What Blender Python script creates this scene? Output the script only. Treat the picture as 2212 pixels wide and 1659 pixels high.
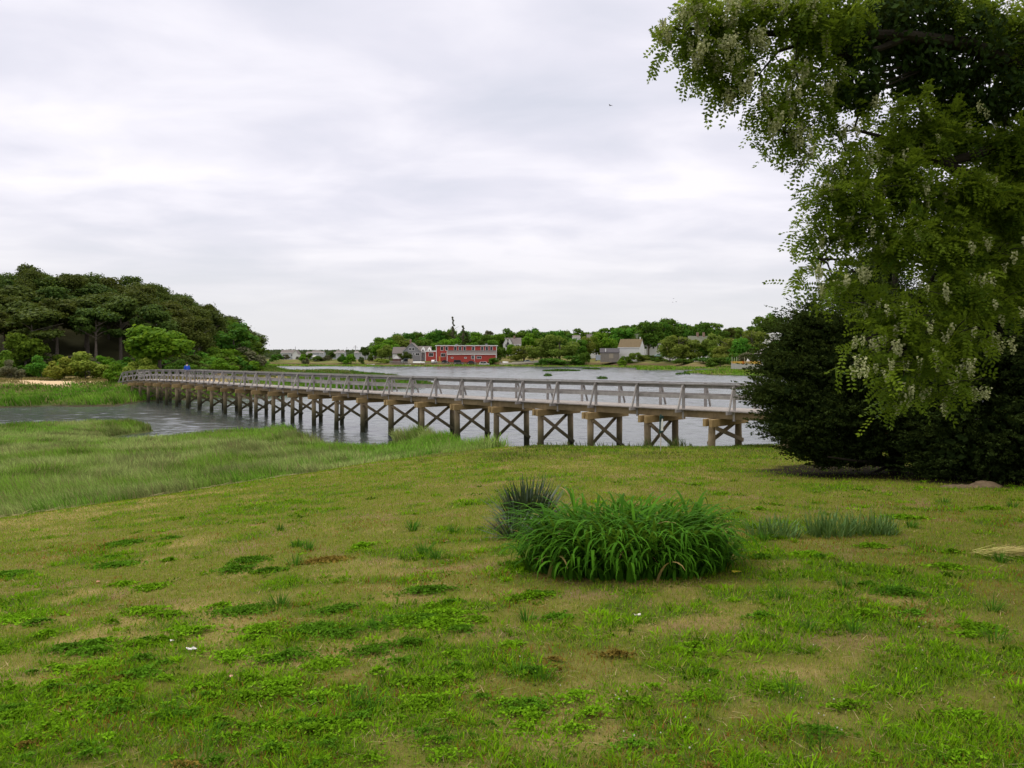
import bpy, bmesh, math, random
import numpy as np
from mathutils import Vector, Matrix
R = math.radians
rng = np.random.default_rng(7)
random.seed(7)
for o in list(bpy.data.objects): bpy.data.objects.remove(o)
sc = bpy.context.scene
col = sc.collection

# ------------------------------------------------------------------ camera, sky, sun, exposure
EYE = 4.75                      # eye height above the water (m)
F, CX, HY = 1700.0, 1106.0, 772.0   # focal length, centre column and horizon row for a 2212 px wide picture
cam_d = bpy.data.cameras.new('camera'); cam = bpy.data.objects.new('camera', cam_d); col.objects.link(cam)
cam.location = (0, 0, EYE); cam.rotation_euler = (R(90), 0, 0)
cam_d.sensor_width = 36; cam_d.lens = 36 * F / 2212; cam_d.shift_y = -(829.5 - HY) / 2212
cam_d.clip_start = 0.1; cam_d.clip_end = 9000
sc.camera = cam

SUN_EL, SUN_AZ = 52, -62        # degrees; azimuth from +Y (view direction) towards +X: the veiled sun stands to the left
world = bpy.data.worlds.new('World'); sc.world = world; world.use_nodes = True
nt = world.node_tree; nt.nodes.clear(); N = nt.nodes.new; L = nt.links.new
out = N('ShaderNodeOutputWorld'); bg = N('ShaderNodeBackground'); bg.inputs[1].default_value = 0.1
sky = N('ShaderNodeTexSky'); sky.sky_type = 'NISHITA'; sky.sun_disc = False
sky.sun_elevation = R(SUN_EL); sky.sun_rotation = R(SUN_AZ); sky.air_density = 1.0; sky.dust_density = 2.5
tc = N('ShaderNodeTexCoord'); sx = N('ShaderNodeSeparateXYZ'); L(tc.outputs['Generated'], sx.inputs[0])
def wm(op, a, b=None, clamp=False):
    n = N('ShaderNodeMath'); n.operation = op; n.use_clamp = clamp
    for i, v in enumerate((a, b)):
        if v is None: continue
        if isinstance(v, (int, float)): n.inputs[i].default_value = v
        else: L(v, n.inputs[i])
    return n.outputs[0]
zc = wm('MAXIMUM', sx.outputs[2], 0.0); zz = wm('ADD', zc, 0.13)
px = wm('DIVIDE', sx.outputs[0], zz); py = wm('DIVIDE', sx.outputs[1], zz)
cb = N('ShaderNodeCombineXYZ'); L(wm('ADD', wm('MULTIPLY', px, 0.78), wm('MULTIPLY', py, 0.22)), cb.inputs[0]); L(wm('SUBTRACT', py, wm('MULTIPLY', px, 0.16)), cb.inputs[1])
def wnoise(scale, detail, rough, dist, off=0.0):
    n = N('ShaderNodeTexNoise'); n.inputs['Scale'].default_value = scale; n.inputs['Detail'].default_value = detail
    n.inputs['Roughness'].default_value = rough; n.inputs['Distortion'].default_value = dist
    a = N('ShaderNodeVectorMath'); a.operation = 'ADD'; a.inputs[1].default_value = (off, off * .7, off); L(cb.outputs[0], a.inputs[0]); L(a.outputs[0], n.inputs['Vector'])
    return n.outputs['Fac']
n1 = wnoise(0.85, 4.0, 0.5, 0.35, 3.1); n2 = wnoise(2.1, 5.0, 0.5, 0.3, 7.7); n3 = wnoise(0.42, 2.0, 0.5, 0.2, 1.3)
nn = wm('ADD', wm('ADD', wm('MULTIPLY', n1, 0.42), wm('MULTIPLY', n2, 0.40)), wm('MULTIPLY', n3, 0.22))
rp = N('ShaderNodeValToRGB'); L(nn, rp.inputs[0]); e = rp.color_ramp.elements
e[0].position = 0.40; e[0].color = (0.675, 0.69, 0.785, 1); e[1].position = 0.61; e[1].color = (0.97, 0.94, 1.0, 1)
x = rp.color_ramp.elements.new(0.50); x.color = (0.79, 0.78, 0.87, 1)
# soft even veil near the horizon
hz = N('ShaderNodeMapRange'); L(zc, hz.inputs[0]); hz.inputs[1].default_value = 0.0; hz.inputs[2].default_value = 0.2; hz.interpolation_type = 'SMOOTHSTEP'
mh = N('ShaderNodeMix'); mh.data_type = 'RGBA'; L(hz.outputs[0], mh.inputs[0]); mh.inputs[6].default_value = (0.775, 0.775, 0.795, 1); L(rp.outputs[0], mh.inputs[7])
# an overcast sky is brighter overhead
zb = N('ShaderNodeMapRange'); L(zc, zb.inputs[0]); zb.inputs[1].default_value = 0.42; zb.inputs[2].default_value = 1.0; zb.inputs[3].default_value = 10.9; zb.inputs[4].default_value = 22.0
mw = N('ShaderNodeMapRange'); L(zc, mw.inputs[0]); mw.inputs[1].default_value = 0.42; mw.inputs[2].default_value = 0.9
mc = N('ShaderNodeMix'); mc.data_type = 'RGBA'; L(mw.outputs[0], mc.inputs[0]); L(mh.outputs[2], mc.inputs[6]); mc.inputs[7].default_value = (0.93, 0.87, 0.75, 1)
mv = N('ShaderNodeVectorMath'); mv.operation = 'SCALE'; L(mc.outputs[2], mv.inputs[0]); L(zb.outputs[0], mv.inputs['Scale'])
mx = N('ShaderNodeMix'); mx.data_type = 'RGBA'; mx.inputs[0].default_value = 0.94; L(sky.outputs[0], mx.inputs[6]); L(mv.outputs[0], mx.inputs[7])
L(mx.outputs[2], bg.inputs[0]); L(bg.outputs[0], out.inputs[0])

sd_ = bpy.data.lights.new('sun', 'SUN'); sun = bpy.data.objects.new('sun', sd_); col.objects.link(sun)
sd_.energy = 1.5; sd_.angle = R(12); sd_.color = (1.0, 0.96, 0.89)
v = Vector((math.sin(R(SUN_AZ)) * math.cos(R(SUN_EL)), math.cos(R(SUN_AZ)) * math.cos(R(SUN_EL)), math.sin(R(SUN_EL))))
sun.rotation_euler = v.to_track_quat('Z', 'Y').to_euler(); sun.location = (0, 0, 60)
sc.view_settings.view_transform = 'Standard'; sc.view_settings.look = 'None'
sc.view_settings.exposure = 0.0; sc.view_settings.gamma = 1.0; sc.view_settings.use_curve_mapping = False

# ------------------------------------------------------------------ helpers
def P(xd, yd, d):
    """a point of the place, given its direction (column, row of a 2212 px wide picture) and its distance"""
    return Vector(((xd - CX) / F * d, d, EYE - (yd - HY) / F * d))
def tag(o, label=None, cat=None, group=None, kind=None):
    if label: o['label'] = label
    if cat: o['category'] = cat
    if group: o['group'] = group
    if kind: o['kind'] = kind
    return o
def empty(name, loc, rz=0.0):
    o = bpy.data.objects.new(name, None); col.objects.link(o); o.location = loc; o.rotation_euler = (0, 0, rz); o.empty_display_size = .3
    return o
def link(name, me, parent=None):
    o = bpy.data.objects.new(name, me); col.objects.link(o)
    if parent is not None: o.parent = parent
    return o
KIDS = {}
def kids(o): return [c for c in o.children]
def copy_tree(o, parent=None):
    c = o.copy(); col.objects.link(c)
    if parent is not None: c.parent = parent
    for ch in kids(o): copy_tree(ch, c)
    return c
def ss(a, b, x):
    t = np.clip((np.asarray(x, float) - a) / (b - a), 0, 1); return t * t * (3 - 2 * t)

# ---- procedural materials
def newmat(name):
    m = bpy.data.materials.new(name); m.use_nodes = True; m.node_tree.nodes.clear(); return m
class NT:
    def __init__(s, m):
        s.t = m.node_tree; s.out = s.n('ShaderNodeOutputMaterial')
    def n(s, t): return s.t.nodes.new(t)
    def l(s, a, b): s.t.links.new(a, b)
    def noise(s, scale, detail=4, rough=.55, vec=None, dist=0.0):
        n = s.n('ShaderNodeTexNoise'); n.inputs['Scale'].default_value = scale; n.inputs['Detail'].default_value = detail
        n.inputs['Roughness'].default_value = rough; n.inputs['Distortion'].default_value = dist
        if vec is not None: s.l(vec, n.inputs['Vector'])
        return n.outputs['Fac']
    def coord(s, scale=(1, 1, 1), kind='Object'):
        if kind == 'World':
            g = s.n('ShaderNodeNewGeometry'); src = g.outputs['Position']
        else:
            c = s.n('ShaderNodeTexCoord'); src = c.outputs[kind]
        m = s.n('ShaderNodeMapping'); m.inputs['Scale'].default_value = scale; s.l(src, m.inputs['Vector']); return m.outputs[0]
    def ramp(s, fac, stops):
        r = s.n('ShaderNodeValToRGB'); s.l(fac, r.inputs[0]); e = r.color_ramp.elements
        while len(e) < len(stops): e.new(.5)
        for k, (p, c) in enumerate(stops): e[k].position = p; e[k].color = (*c, 1) if len(c) == 3 else c
        return r.outputs[0]
    def mix(s, fac, a, b, mode='MIX'):
        m = s.n('ShaderNodeMix'); m.data_type = 'RGBA'; m.blend_type = mode
        for sock, v in ((m.inputs[0], fac), (m.inputs[6], a), (m.inputs[7], b)):
            if isinstance(v, (int, float)): sock.default_value = v
            elif isinstance(v, tuple): sock.default_value = (*v, 1) if len(v) == 3 else v
            else: s.l(v, sock)
        return m.outputs[2]
    def mth(s, op, a, b=0.0, clamp=False):
        m = s.n('ShaderNodeMath'); m.operation = op; m.use_clamp = clamp
        for sock, v in ((m.inputs[0], a), (m.inputs[1], b)):
            if isinstance(v, (int, float)): sock.default_value = v
            else: s.l(v, sock)
        return m.outputs[0]
    def attr(s, name, outp='Color'):
        a = s.n('ShaderNodeAttribute'); a.attribute_name = name; return a.outputs[outp]
    def bump(s, h, strength=.4, dist=.02):
        b = s.n('ShaderNodeBump'); b.inputs['Strength'].default_value = strength; b.inputs['Distance'].default_value = dist; s.l(h, b.inputs['Height']); return b.outputs[0]
    def bsdf(s, color, rough=.8, spec=.3, normal=None, metal=0.0, link_out=True):
        b = s.n('ShaderNodeBsdfPrincipled')
        if isinstance(color, tuple): b.inputs['Base Color'].default_value = (*color, 1)
        else: s.l(color, b.inputs['Base Color'])
        if isinstance(rough, (int, float)): b.inputs['Roughness'].default_value = rough
        else: s.l(rough, b.inputs['Roughness'])
        b.inputs['Specular IOR Level'].default_value = spec; b.inputs['Metallic'].default_value = metal
        if normal is not None: s.l(normal, b.inputs['Normal'])
        if link_out: s.l(b.outputs[0], s.out.inputs[0])
        return b
def surf(name, c, var=.25, scale=3.0, rough=.75, spec=.3, bump=.2, metal=0.0):
    """plain surface with uneven tone"""
    m = newmat(name); t = NT(m); v = t.coord()
    n = t.noise(scale, 5, .6, v); c2 = tuple(max(0, q * (1 - var)) for q in c); c3 = tuple(min(1, q * (1 + var)) for q in c)
    cc = t.ramp(n, [(.3, c2), (.7, c3)])
    t.bsdf(cc, rough, spec, t.bump(t.noise(scale * 4, 3, .6, v), bump, .01), metal)
    return m
def leafmat(name, ca, cb_, trans=.35, hue=.04, spec=.04, rough=.6, end=None):
    """foliage: colour runs from ca to cb_ with each leaf's own value 'rnd'; a little changes from plant to plant"""
    m = newmat(name); t = NT(m)
    a = t.attr('rnd', 'Fac'); c = t.ramp(a, [(0.0, ca), (1.0, cb_)] if end is None else [(0.0, ca), (.97, cb_), (.995, end)])
    oi = t.n('ShaderNodeObjectInfo'); hs = t.n('ShaderNodeHueSaturation'); t.l(c, hs.inputs['Color'])
    t.l(t.mth('ADD', t.mth('MULTIPLY', oi.outputs['Random'], hue), .5 - hue / 2), hs.inputs['Hue'])
    t.l(t.mth('ADD', t.mth('MULTIPLY', oi.outputs['Random'], .3 if hue else 0.0), .85 if hue else 1.0), hs.inputs['Value'])
    b = t.bsdf(hs.outputs[0], rough, spec, link_out=False)
    tr = t.n('ShaderNodeBsdfTranslucent'); t.l(t.mix(.25, hs.outputs[0], (.35, .42, .04)), tr.inputs[0])
    mx_ = t.n('ShaderNodeMixShader'); mx_.inputs[0].default_value = trans; t.l(b.outputs[0], mx_.inputs[1]); t.l(tr.outputs[0], mx_.inputs[2]); t.l(mx_.outputs[0], t.out.inputs[0])
    return m
def colmat(name, trans=.25, rough=.7, noise_amt=0.0, nscale=40.0, bump=0.0):
    """takes the surface's own colour from the attribute 'col'"""
    m = newmat(name); t = NT(m); c = t.attr('col')
    nrm = None
    if noise_amt:
        v = t.coord(kind='World'); n = t.noise(nscale, 6, .65, v); n2_ = t.noise(nscale * .13, 5, .6, v)
        k = t.mth('ADD', t.mth('MULTIPLY', n, noise_amt * 1.3), t.mth('MULTIPLY', n2_, noise_amt)); k = t.mth('ADD', k, 1 - noise_amt * 1.15)
        vm = t.n('ShaderNodeVectorMath'); vm.operation = 'SCALE'; t.l(c, vm.inputs[0]); t.l(k, vm.inputs['Scale']); c = vm.outputs[0]
        if bump: nrm = t.bump(n, bump, .03)
    b = t.bsdf(c, rough, .02, nrm, link_out=trans <= 0)
    if trans > 0:
        tr = t.n('ShaderNodeBsdfTranslucent'); t.l(c, tr.inputs[0]); mx_ = t.n('ShaderNodeMixShader'); mx_.inputs[0].default_value = trans
        t.l(b.outputs[0], mx_.inputs[1]); t.l(tr.outputs[0], mx_.inputs[2]); t.l(mx_.outputs[0], t.out.inputs[0])
    return m
def wood(name, ca, cb_, rough=.8, wet=False):
    """weathered boards; piles carry a dark wet tide band low down"""
    m = newmat(name); t = NT(m); v = t.coord((1.2, 1.2, 1.2)); g = t.coord((18, 18, 2.2)); wv = t.coord((.9, .9, .9), 'World')
    n = t.noise(3, 5, .6, v); gr = t.noise(2.5, 5, .65, g, .6); big = t.noise(.7, 3, .5, wv)
    f = t.mth('ADD', t.mth('MULTIPLY', n, .4), t.mth('ADD', t.mth('MULTIPLY', gr, .35), t.mth('MULTIPLY', big, .3)))
    c = t.ramp(f, [(.36, ca), (.66, cb_)])
    oi = t.n('ShaderNodeObjectInfo'); hs = t.n('ShaderNodeHueSaturation'); t.l(c, hs.inputs['Color']); t.l(t.mth('ADD', t.mth('MULTIPLY', oi.outputs['Random'], .36), .80), hs.inputs['Value']); c = hs.outputs[0]
    if wet:
        ge = t.n('ShaderNodeNewGeometry'); s = t.n('ShaderNodeSeparateXYZ'); t.l(ge.outputs['Position'], s.inputs[0])
        h = t.mth('ADD', s.outputs[2], t.mth('MULTIPLY', t.noise(4, 4, .6, wv), -.5))
        k = t.n('ShaderNodeMapRange'); t.l(h, k.inputs[0]); k.inputs[1].default_value = .15; k.inputs[2].default_value = .95
        k2 = t.n('ShaderNodeMapRange'); t.l(h, k2.inputs[0]); k2.inputs[1].default_value = .7; k2.inputs[2].default_value = 1.35; c = t.mix(k2.outputs[0], t.mix(.55, c, (.075, .08, .028)), c)
        c = t.mix(k.outputs[0], t.mix(t.noise(6, 4, .6, wv), (.012, .013, .008), (.045, .045, .018)), c)
    t.bsdf(c, rough, .25, t.bump(gr, .5, .012))
    return m

# ---- meshes
def npmesh(name, V, Fc, mat, parent=None, rnd=None, colr=None, smooth=False):
    V = np.asarray(V, np.float32); Fc = np.asarray(Fc, np.int32); me = bpy.data.meshes.new(name)
    me.vertices.add(len(V)); me.vertices.foreach_set('co', V.ravel())
    k = Fc.shape[1]; me.loops.add(Fc.size); me.loops.foreach_set('vertex_index', Fc.ravel())
    me.polygons.add(len(Fc)); me.polygons.foreach_set('loop_start', np.arange(0, Fc.size, k, dtype=np.int32)); me.polygons.foreach_set('loop_total', np.full(len(Fc), k, np.int32))
    if smooth: me.polygons.foreach_set('use_smooth', np.ones(len(Fc), bool))
    if rnd is not None:
        a = me.attributes.new('rnd', 'FLOAT', 'POINT'); a.data.foreach_set('value', np.asarray(rnd, np.float32))
    if colr is not None:
        a = me.attributes.new('col', 'FLOAT_COLOR', 'POINT'); c4 = np.ones((len(V), 4), np.float32); c4[:, :3] = colr; a.data.foreach_set('color', c4.ravel())
    me.materials.append(mat); me.update(calc_edges=True)
    if name is None: return me
    return link(name, me, parent)
class MB:
    """collects simple solids and links them as one mesh object"""
    def __init__(s): s.v = []; s.f = []
    def add(s, vs, fs):
        b = len(s.v); s.v += [tuple(q) for q in vs]; s.f += [tuple(b + i for i in f) for f in fs]; return s
    def box(s, c, size, rz=0.0, M=None):
        a, b, h = (q / 2 for q in size); vs = [Vector((sx_ * a, sy * b, sz * h)) for sz in (-1, 1) for sx_, sy in ((-1, -1), (1, -1), (1, 1), (-1, 1))]
        m = Matrix.Translation(Vector(c)) @ (M.to_4x4() if M is not None else Matrix.Rotation(rz, 4, 'Z'))
        return s.add([m @ q for q in vs], [(3, 2, 1, 0), (4, 5, 6, 7), (0, 1, 5, 4), (1, 2, 6, 5), (2, 3, 7, 6), (3, 0, 4, 7)])
    def beam(s, p, q, w, h, up=Vector((0, 0, 1))):
        p, q = Vector(p), Vector(q); d = (q - p); Ln = d.length; d.normalize(); side = d.cross(up)
        if side.length < 1e-5: side = d.cross(Vector((1, 0, 0)))
        side.normalize(); u = side.cross(d); M = Matrix((side, d, u)).transposed()
        return s.box((p + q) / 2, (w, Ln, h), M=M)
    def tube(s, pts, rad, n=8, cap=True):
        pts = [Vector(q) for q in pts]; ring = []
        b0 = len(s.v)
        for i, p in enumerate(pts):
            d = (pts[min(i + 1, len(pts) - 1)] - pts[max(i - 1, 0)]).normalized()
            a = d.cross(Vector((0, 0, 1))) if abs(d.z) < .95 else d.cross(Vector((1, 0, 0)))
            a.normalize(); b = d.cross(a); r = rad[i] if hasattr(rad, '__len__') else rad
            for k in range(n):
                t = 2 * math.pi * k / n; s.v.append(tuple(p + a * math.cos(t) * r + b * math.sin(t) * r))
        for i in range(len(pts) - 1):
            for k in range(n): s.f.append((b0 + i * n + k, b0 + (i + 1) * n + k, b0 + (i + 1) * n + (k + 1) % n, b0 + i * n + (k + 1) % n))
        if cap:
            s.f.append(tuple(b0 + k for k in range(n))); s.f.append(tuple(b0 + (len(pts) - 1) * n + k for k in reversed(range(n))))
        return s
    def prism(s, prof, y0, y1, axis='y'):
        """profile in (x, z) pushed from y0 to y1"""
        n = len(prof); vs = [(x, y0, z) for x, z in prof] + [(x, y1, z) for x, z in prof]
        if axis == 'x': vs = [(y, x, z) for x, y, z in vs]
        return s.add(vs, [tuple(range(n)), tuple(range(2 * n - 1, n - 1, -1))] + [(i, n + i, n + (i + 1) % n, (i + 1) % n) for i in range(n)])
    def ball(s, c, r, seg=10, rings=6, sq=(1, 1, 1), jit=0.0, rs=None):
        b = len(s.v); c = Vector(c)
        for i in range(rings + 1):
            ph = math.pi * i / rings
            for k in range(seg):
                t = 2 * math.pi * k / seg; j = 1 + (rs.uniform(-jit, jit) if rs else 0)
                s.v.append((c.x + r * sq[0] * math.sin(ph) * math.cos(t) * j, c.y + r * sq[1] * math.sin(ph) * math.sin(t) * j, c.z + r * sq[2] * math.cos(ph) * j))
        for i in range(rings):
            for k in range(seg): s.f.append((b + i * seg + k, b + (i + 1) * seg + k, b + (i + 1) * seg + (k + 1) % seg, b + i * seg + (k + 1) % seg))
        return s
    def build(s, name, mat, parent=None, smooth=False, recalc=True, bevel=0.0):
        me = bpy.data.meshes.new(name); me.from_pydata(s.v, [], s.f); me.materials.append(mat)
        if recalc or bevel:
            bm = bmesh.new(); bm.from_mesh(me)
            bmesh.ops.remove_doubles(bm, verts=bm.verts, dist=1e-5)
            bmesh.ops.recalc_face_normals(bm, faces=bm.faces)
            if bevel: bmesh.ops.bevel(bm, geom=[e_ for e_ in bm.edges if e_.is_manifold and e_.calc_face_angle(0) > .5], offset=bevel, segments=2, profile=.7, affect='EDGES')
            bm.to_mesh(me); bm.free()
        if smooth:
            for p in me.polygons: p.use_smooth = True
        me.update(); return link(name, me, parent)

# ---- 2-D value noise on arrays
_T = np.random.default_rng(99).random((256, 256))
def vn(x, y, s=1.0, seed=0):
    x = np.asarray(x, float) / s + seed * 17.13; y = np.asarray(y, float) / s + seed * 9.71
    xi = np.floor(x).astype(int); yi = np.floor(y).astype(int); fx = x - xi; fy = y - yi; fx = fx * fx * (3 - 2 * fx); fy = fy * fy * (3 - 2 * fy)
    a = _T[xi & 255, yi & 255]; b = _T[(xi + 1) & 255, yi & 255]; c = _T[xi & 255, (yi + 1) & 255]; d = _T[(xi + 1) & 255, (yi + 1) & 255]
    return (a * (1 - fx) + b * fx) * (1 - fy) + (c * (1 - fx) + d * fx) * fy
def fbm(x, y, s=1.0, seed=0, o=4):
    r = 0; a = .5; t = 0
    for k in range(o): r = r + a * vn(x, y, s / 2 ** k, seed + k * 3); t += a; a *= .5
    return r / t
# ---- blades (grass, reeds, strap leaves): N arching ribbons
def blades(root, length, width, az, lean, curve, segs=2, tip=.12, twist=None, taper=1.5, pw=1.0):
    root = np.asarray(root, float); n = len(root); h = np.stack([np.cos(az), np.sin(az), np.zeros(n)], 1); up = np.array([0, 0, 1.0])
    tw = (az + np.pi / 2) if twist is None else twist; wv = np.stack([np.cos(tw), np.sin(tw), np.zeros(n)], 1)
    p = root.copy(); rows = []
    for k in range(segs + 1):
        t = k / segs; w = width * ((1 - t ** taper) * (1 - tip) + tip) * .5; rows += [p - wv * w[:, None], p + wv * w[:, None]]
        th = lean + curve * (t + .5 / segs) ** pw; p = p + (length / segs)[:, None] * (np.sin(th)[:, None] * h + np.cos(th)[:, None] * up)
    V = np.stack(rows, 1).reshape(-1, 3); m = 2 * (segs + 1); b = np.arange(n)[:, None, None] * m
    q = np.array([[2 * k, 2 * k + 1, 2 * k + 3, 2 * k + 2] for k in range(segs)])[None]
    return V, (b + q).reshape(-1, 4), m
# ---- leaf cards: rhombic quads at c, pointing along u, widened along w
def cards(c, u, w, Ln, Wd):
    u = u / (np.linalg.norm(u, axis=1, keepdims=True) + 1e-9); w = w - u * (w * u).sum(1, keepdims=True); w = w / (np.linalg.norm(w, axis=1, keepdims=True) + 1e-9)
    Ln = np.asarray(Ln)[:, None] * .5; Wd = np.asarray(Wd)[:, None] * .5
    V = np.stack([c - u * Ln, c + w * Wd - u * Ln * .1, c + u * Ln, c - w * Wd - u * Ln * .1], 1).reshape(-1, 3)
    return V, np.arange(len(V)).reshape(-1, 4)
def rdir(n, r=rng):
    v_ = r.normal(size=(n, 3)); return v_ / np.linalg.norm(v_, axis=1, keepdims=True)

# ------------------------------------------------------------------ the lie of the land
def shore(lst): return np.array([P(a, b, 8075.0 / (b - HY))[:2] if len(t_) == 2 else P(a, HY + 1, c_)[:2] for t_ in lst for a, b, c_ in [(*t_, 0)[:3]]])
def at(a, d): return ((a - CX) / F * d, d)
# near land (lawn and near salt marsh): shoreline left to right, then round behind the viewer
A_ = [(-140, 50), (-80, 46), at(-400, 51), at(-150, 50), at(0, 48.9), at(100, 50.5), at(200, 53), at(300, 53.2), at(375, 50.5), at(418, 46.6), at(470, 46.2), at(560, 46.8), at(640, 47.6), at(668, 42.8), at(720, 41.4),
      at(758, 43.5), at(870, 45.6), at(950, 43.7), at(992, 40.4), at(1015, 37.6), at(1060, 36.2), at(1150, 34.8), at(1300, 34.0), at(1500, 33.4), at(1640, 34.5), at(1800, 37), at(2000, 41), at(2300, 47), at(2800, 58), at(3600, 80), (140, 90), (160, -140), (-160, -140)]
# far bank: marsh, wooded hill and the low green spit
B_ = [(-170, 76), (-110, 75.5), at(0, 74.8), at(130, 76.5), at(250, 77), at(335, 86), at(400, 88), at(447, 89.5), at(479, 91.5), at(542, 93.5), at(620, 98.5), at(700, 103.5), at(800, 114), at(880, 121), at(928, 126),
      at(940, 136), at(905, 150), at(860, 176), at(830, 199), at(790, 222), at(746, 238), at(690, 258), at(640, 272), at(606, 292), at(592, 330), at(570, 365), at(480, 400), at(300, 430), (-420, 440), (-420, 90)]
# far shore with the houses
C_ = [(-700, 560), at(100, 520), at(400, 470), at(560, 440), at(620, 416), at(740, 417), at(790, 394), at(830, 398), at(1000, 404), at(1120, 404), at(1250, 392), at(1285, 372), at(1330, 371), at(1375, 352), at(1376, 300), at(1400, 287), at(1460, 291),
      at(1492, 292), at(1508, 320), at(1590, 322), at(1585, 300), at(1545, 272), at(1490, 240), at(1510, 218), at(1560, 208), at(1640, 196), at(1760, 188), at(1900, 180), at(2200, 176), at(2600, 170), (500, 180), (3500, 300), (3500, 3600), (-3600, 3600), (-3600, 560)]
POLY = {k: np.array(v_, float) for k, v_ in (('A', A_), ('B', B_), ('C', C_))}
ISL = [(1213, 801.5, 17.5, 7.0), (1184, 812, 3.2, 1.6), (1301, 818.5, 3.4, 1.8), (1269, 797.5, 6.0, 2.0), (1288, 797.8, 5.0, 1.8), (1494, 805, 7.0, 2.2), (1476, 809, 6.0, 1.8), (1552, 806, 8.0, 2.4)]
ISLP = [((a - CX) / F * (8075 / (b - HY)), 8075 / (b - HY), rx * .5, ry * .5) for a, b, rx, ry in ISL]
def sdist(x, y, poly):
    """signed distance to a polygon, positive inside"""
    x = np.asarray(x, float); y = np.asarray(y, float); d2 = np.full(x.shape, 1e18); ins = np.zeros(x.shape, bool); n = len(poly)
    for i in range(n):
        ax, ay = poly[i]; bx, by = poly[(i + 1) % n]; ex, ey = bx - ax, by - ay
        t = np.clip(((x - ax) * ex + (y - ay) * ey) / (ex * ex + ey * ey + 1e-9), 0, 1)
        d2 = np.minimum(d2, (x - ax - t * ex) ** 2 + (y - ay - t * ey) ** 2)
        c = ((ay > y) != (by > y)); xi = ax + (y - ay) * (ex) / (ey if abs(ey) > 1e-12 else 1e-12); ins ^= c & (x < xi)
    d = np.sqrt(d2); return np.where(ins, d, -d)
def msd(x, y, k, m):
    r = np.full(np.shape(x), -60.0)
    if m.any(): r[m] = sdist(x[m], y[m], POLY[k])
    return r
def lawn_plane(x, y):
    xn = -0.5 * (np.sqrt((x - .3) ** 2 + 4.0) - (x - .3)) + .35          # soft min(x, 0)
    yy = np.where(y > 0, y, y * .35)
    z = 3.15 - .063 * yy + .085 * np.minimum(xn, 0)
    return np.clip(z, -6, 4.2) + .05 * (fbm(x, y, 2.6, 5, 3) - .5) + .10 * (fbm(x, y, 9, 6, 2) - .5)
MARSH_Z = .85
def sdA(x, y): return sdist(x, y, POLY['A']) + (fbm(x, y, 3.0, 21, 4) - .5) * 2.2
def ground(x, y, full=False):
    x = np.asarray(x, float); y = np.asarray(y, float)
    a = msd(x, y, 'A', y < 75); wob = (fbm(x, y, 3.0, 21, 4) - .5); b = msd(x, y, 'B', (y > 60) & (y < 470) & (x < 30)); c = msd(x, y, 'C', y > 150)
    rad = np.hypot(x, y)
    an = a + wob * np.where(x > -3, .6, 2.2); bn = b + wob * 3.5 * np.clip(rad / 100, .5, 3); cn = c + (fbm(x, y, 14, 22, 4) - .5) * 7
    # near land
    lp = lawn_plane(x, y); mar = .42 + .22 * (fbm(x, y, 4, 8, 3) - .5)
    k = ss(MARSH_Z - .35, MARSH_Z + .15, lp); za = mar * (1 - k) + np.maximum(lp, mar) * k
    za = za * ss(0, 1.3, an) - .9 * ss(0, 4, -an)
    # creek pool inside the near marsh
    for (pa, pb, rx, ry, rz) in ((345, 946, 3.0, 3.6, .0), (390, 938, 2.2, 3.0, 0), (770, 966, 1.7, 2.9, .1), (835, 968, 1.4, 2.2, 0)):
        q = P(pa, pb, 8075.0 / (pb - HY)); dx, dy = x - q.x, y - q.y; r2 = ((dx * math.cos(rz) + dy * math.sin(rz)) / rx) ** 2 + ((dy * math.cos(rz) - dx * math.sin(rz)) / ry) ** 2
        za = np.where(a > -1, za - .95 * np.exp(-r2 * 1.1), za)
    # far bank
    w = 13 - 8.5 * ss(-50, -42, x); up = ss(w - 2, w + 7, bn) * ss(-22, -36, x) * (1 - ss(150, 200, y) * ss(-95, -70, x))
    zb = .5 * ss(0, 2.5, bn) + 1.35 * up + .35 * up * (fbm(x, y, 9, 9, 3) - .5)
    hill = 8.9 * ss(104, 150, y + .12 * (x + 80)) * ss(-50, -84, x) + 2.0 * ss(118, 150, y) * ss(-44, -62, x) * (1 - ss(165, 210, y))
    zb = zb + hill * ss(3, 25, bn) * (1 - .9 * ss(172, 240, y)) - .9 * ss(0, 6, -bn)
    # far shore
    shelf = ss(15, 21, cn); nearr = ss(60, 110, x) * (1 - ss(330, 380, y))
    zc_ = .5 * ss(0, 3, cn) + 1.0 * shelf * (1 - nearr) + 1.25 * ss(19, 27, cn) * ss(-70, -45, x) * (1 - nearr) + 1.9 * ss(21, 60, cn) * (1 - ss(-75, -50, x))
    zc_ = zc_ + 1.75 * nearr * ss(8, 32, cn)
    rise = ss(448, 520, y) * ss(-75, -20, x); zc_ = zc_ + rise * (4.5 + 6.5 * ss(20, 110, x)) * (1 - .3 * ss(600, 900, y))
    zc_ = zc_ + 3.0 * nearr * ss(50, 90, cn) * ss(235, 285, y)
    ridge = ss(900, 1150, y) * (4 + 6 * (fbm(x, y, 420, 12, 3))) ; zc_ = zc_ + ridge * ss(0, 60, cn) - .9 * ss(0, 8, -cn)
    z = np.maximum(np.maximum(np.where(a > -14, za, -3), np.where(b > -22, zb, -3)), np.where(c > -30, zc_, -3)); z = np.maximum(z, -1.0)
    for (ix, iy, rx, ry) in ISLP: z = np.maximum(z, -.9 + 1.25 * np.exp(-(((x - ix) / rx) ** 2 + ((y - iy) / ry) ** 2) * .55))
    if full: return z, an, bn, cn, lp, up, hill
    return z
def gz(x, y): return float(ground(np.array([x]), np.array([y]))[0])
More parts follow.
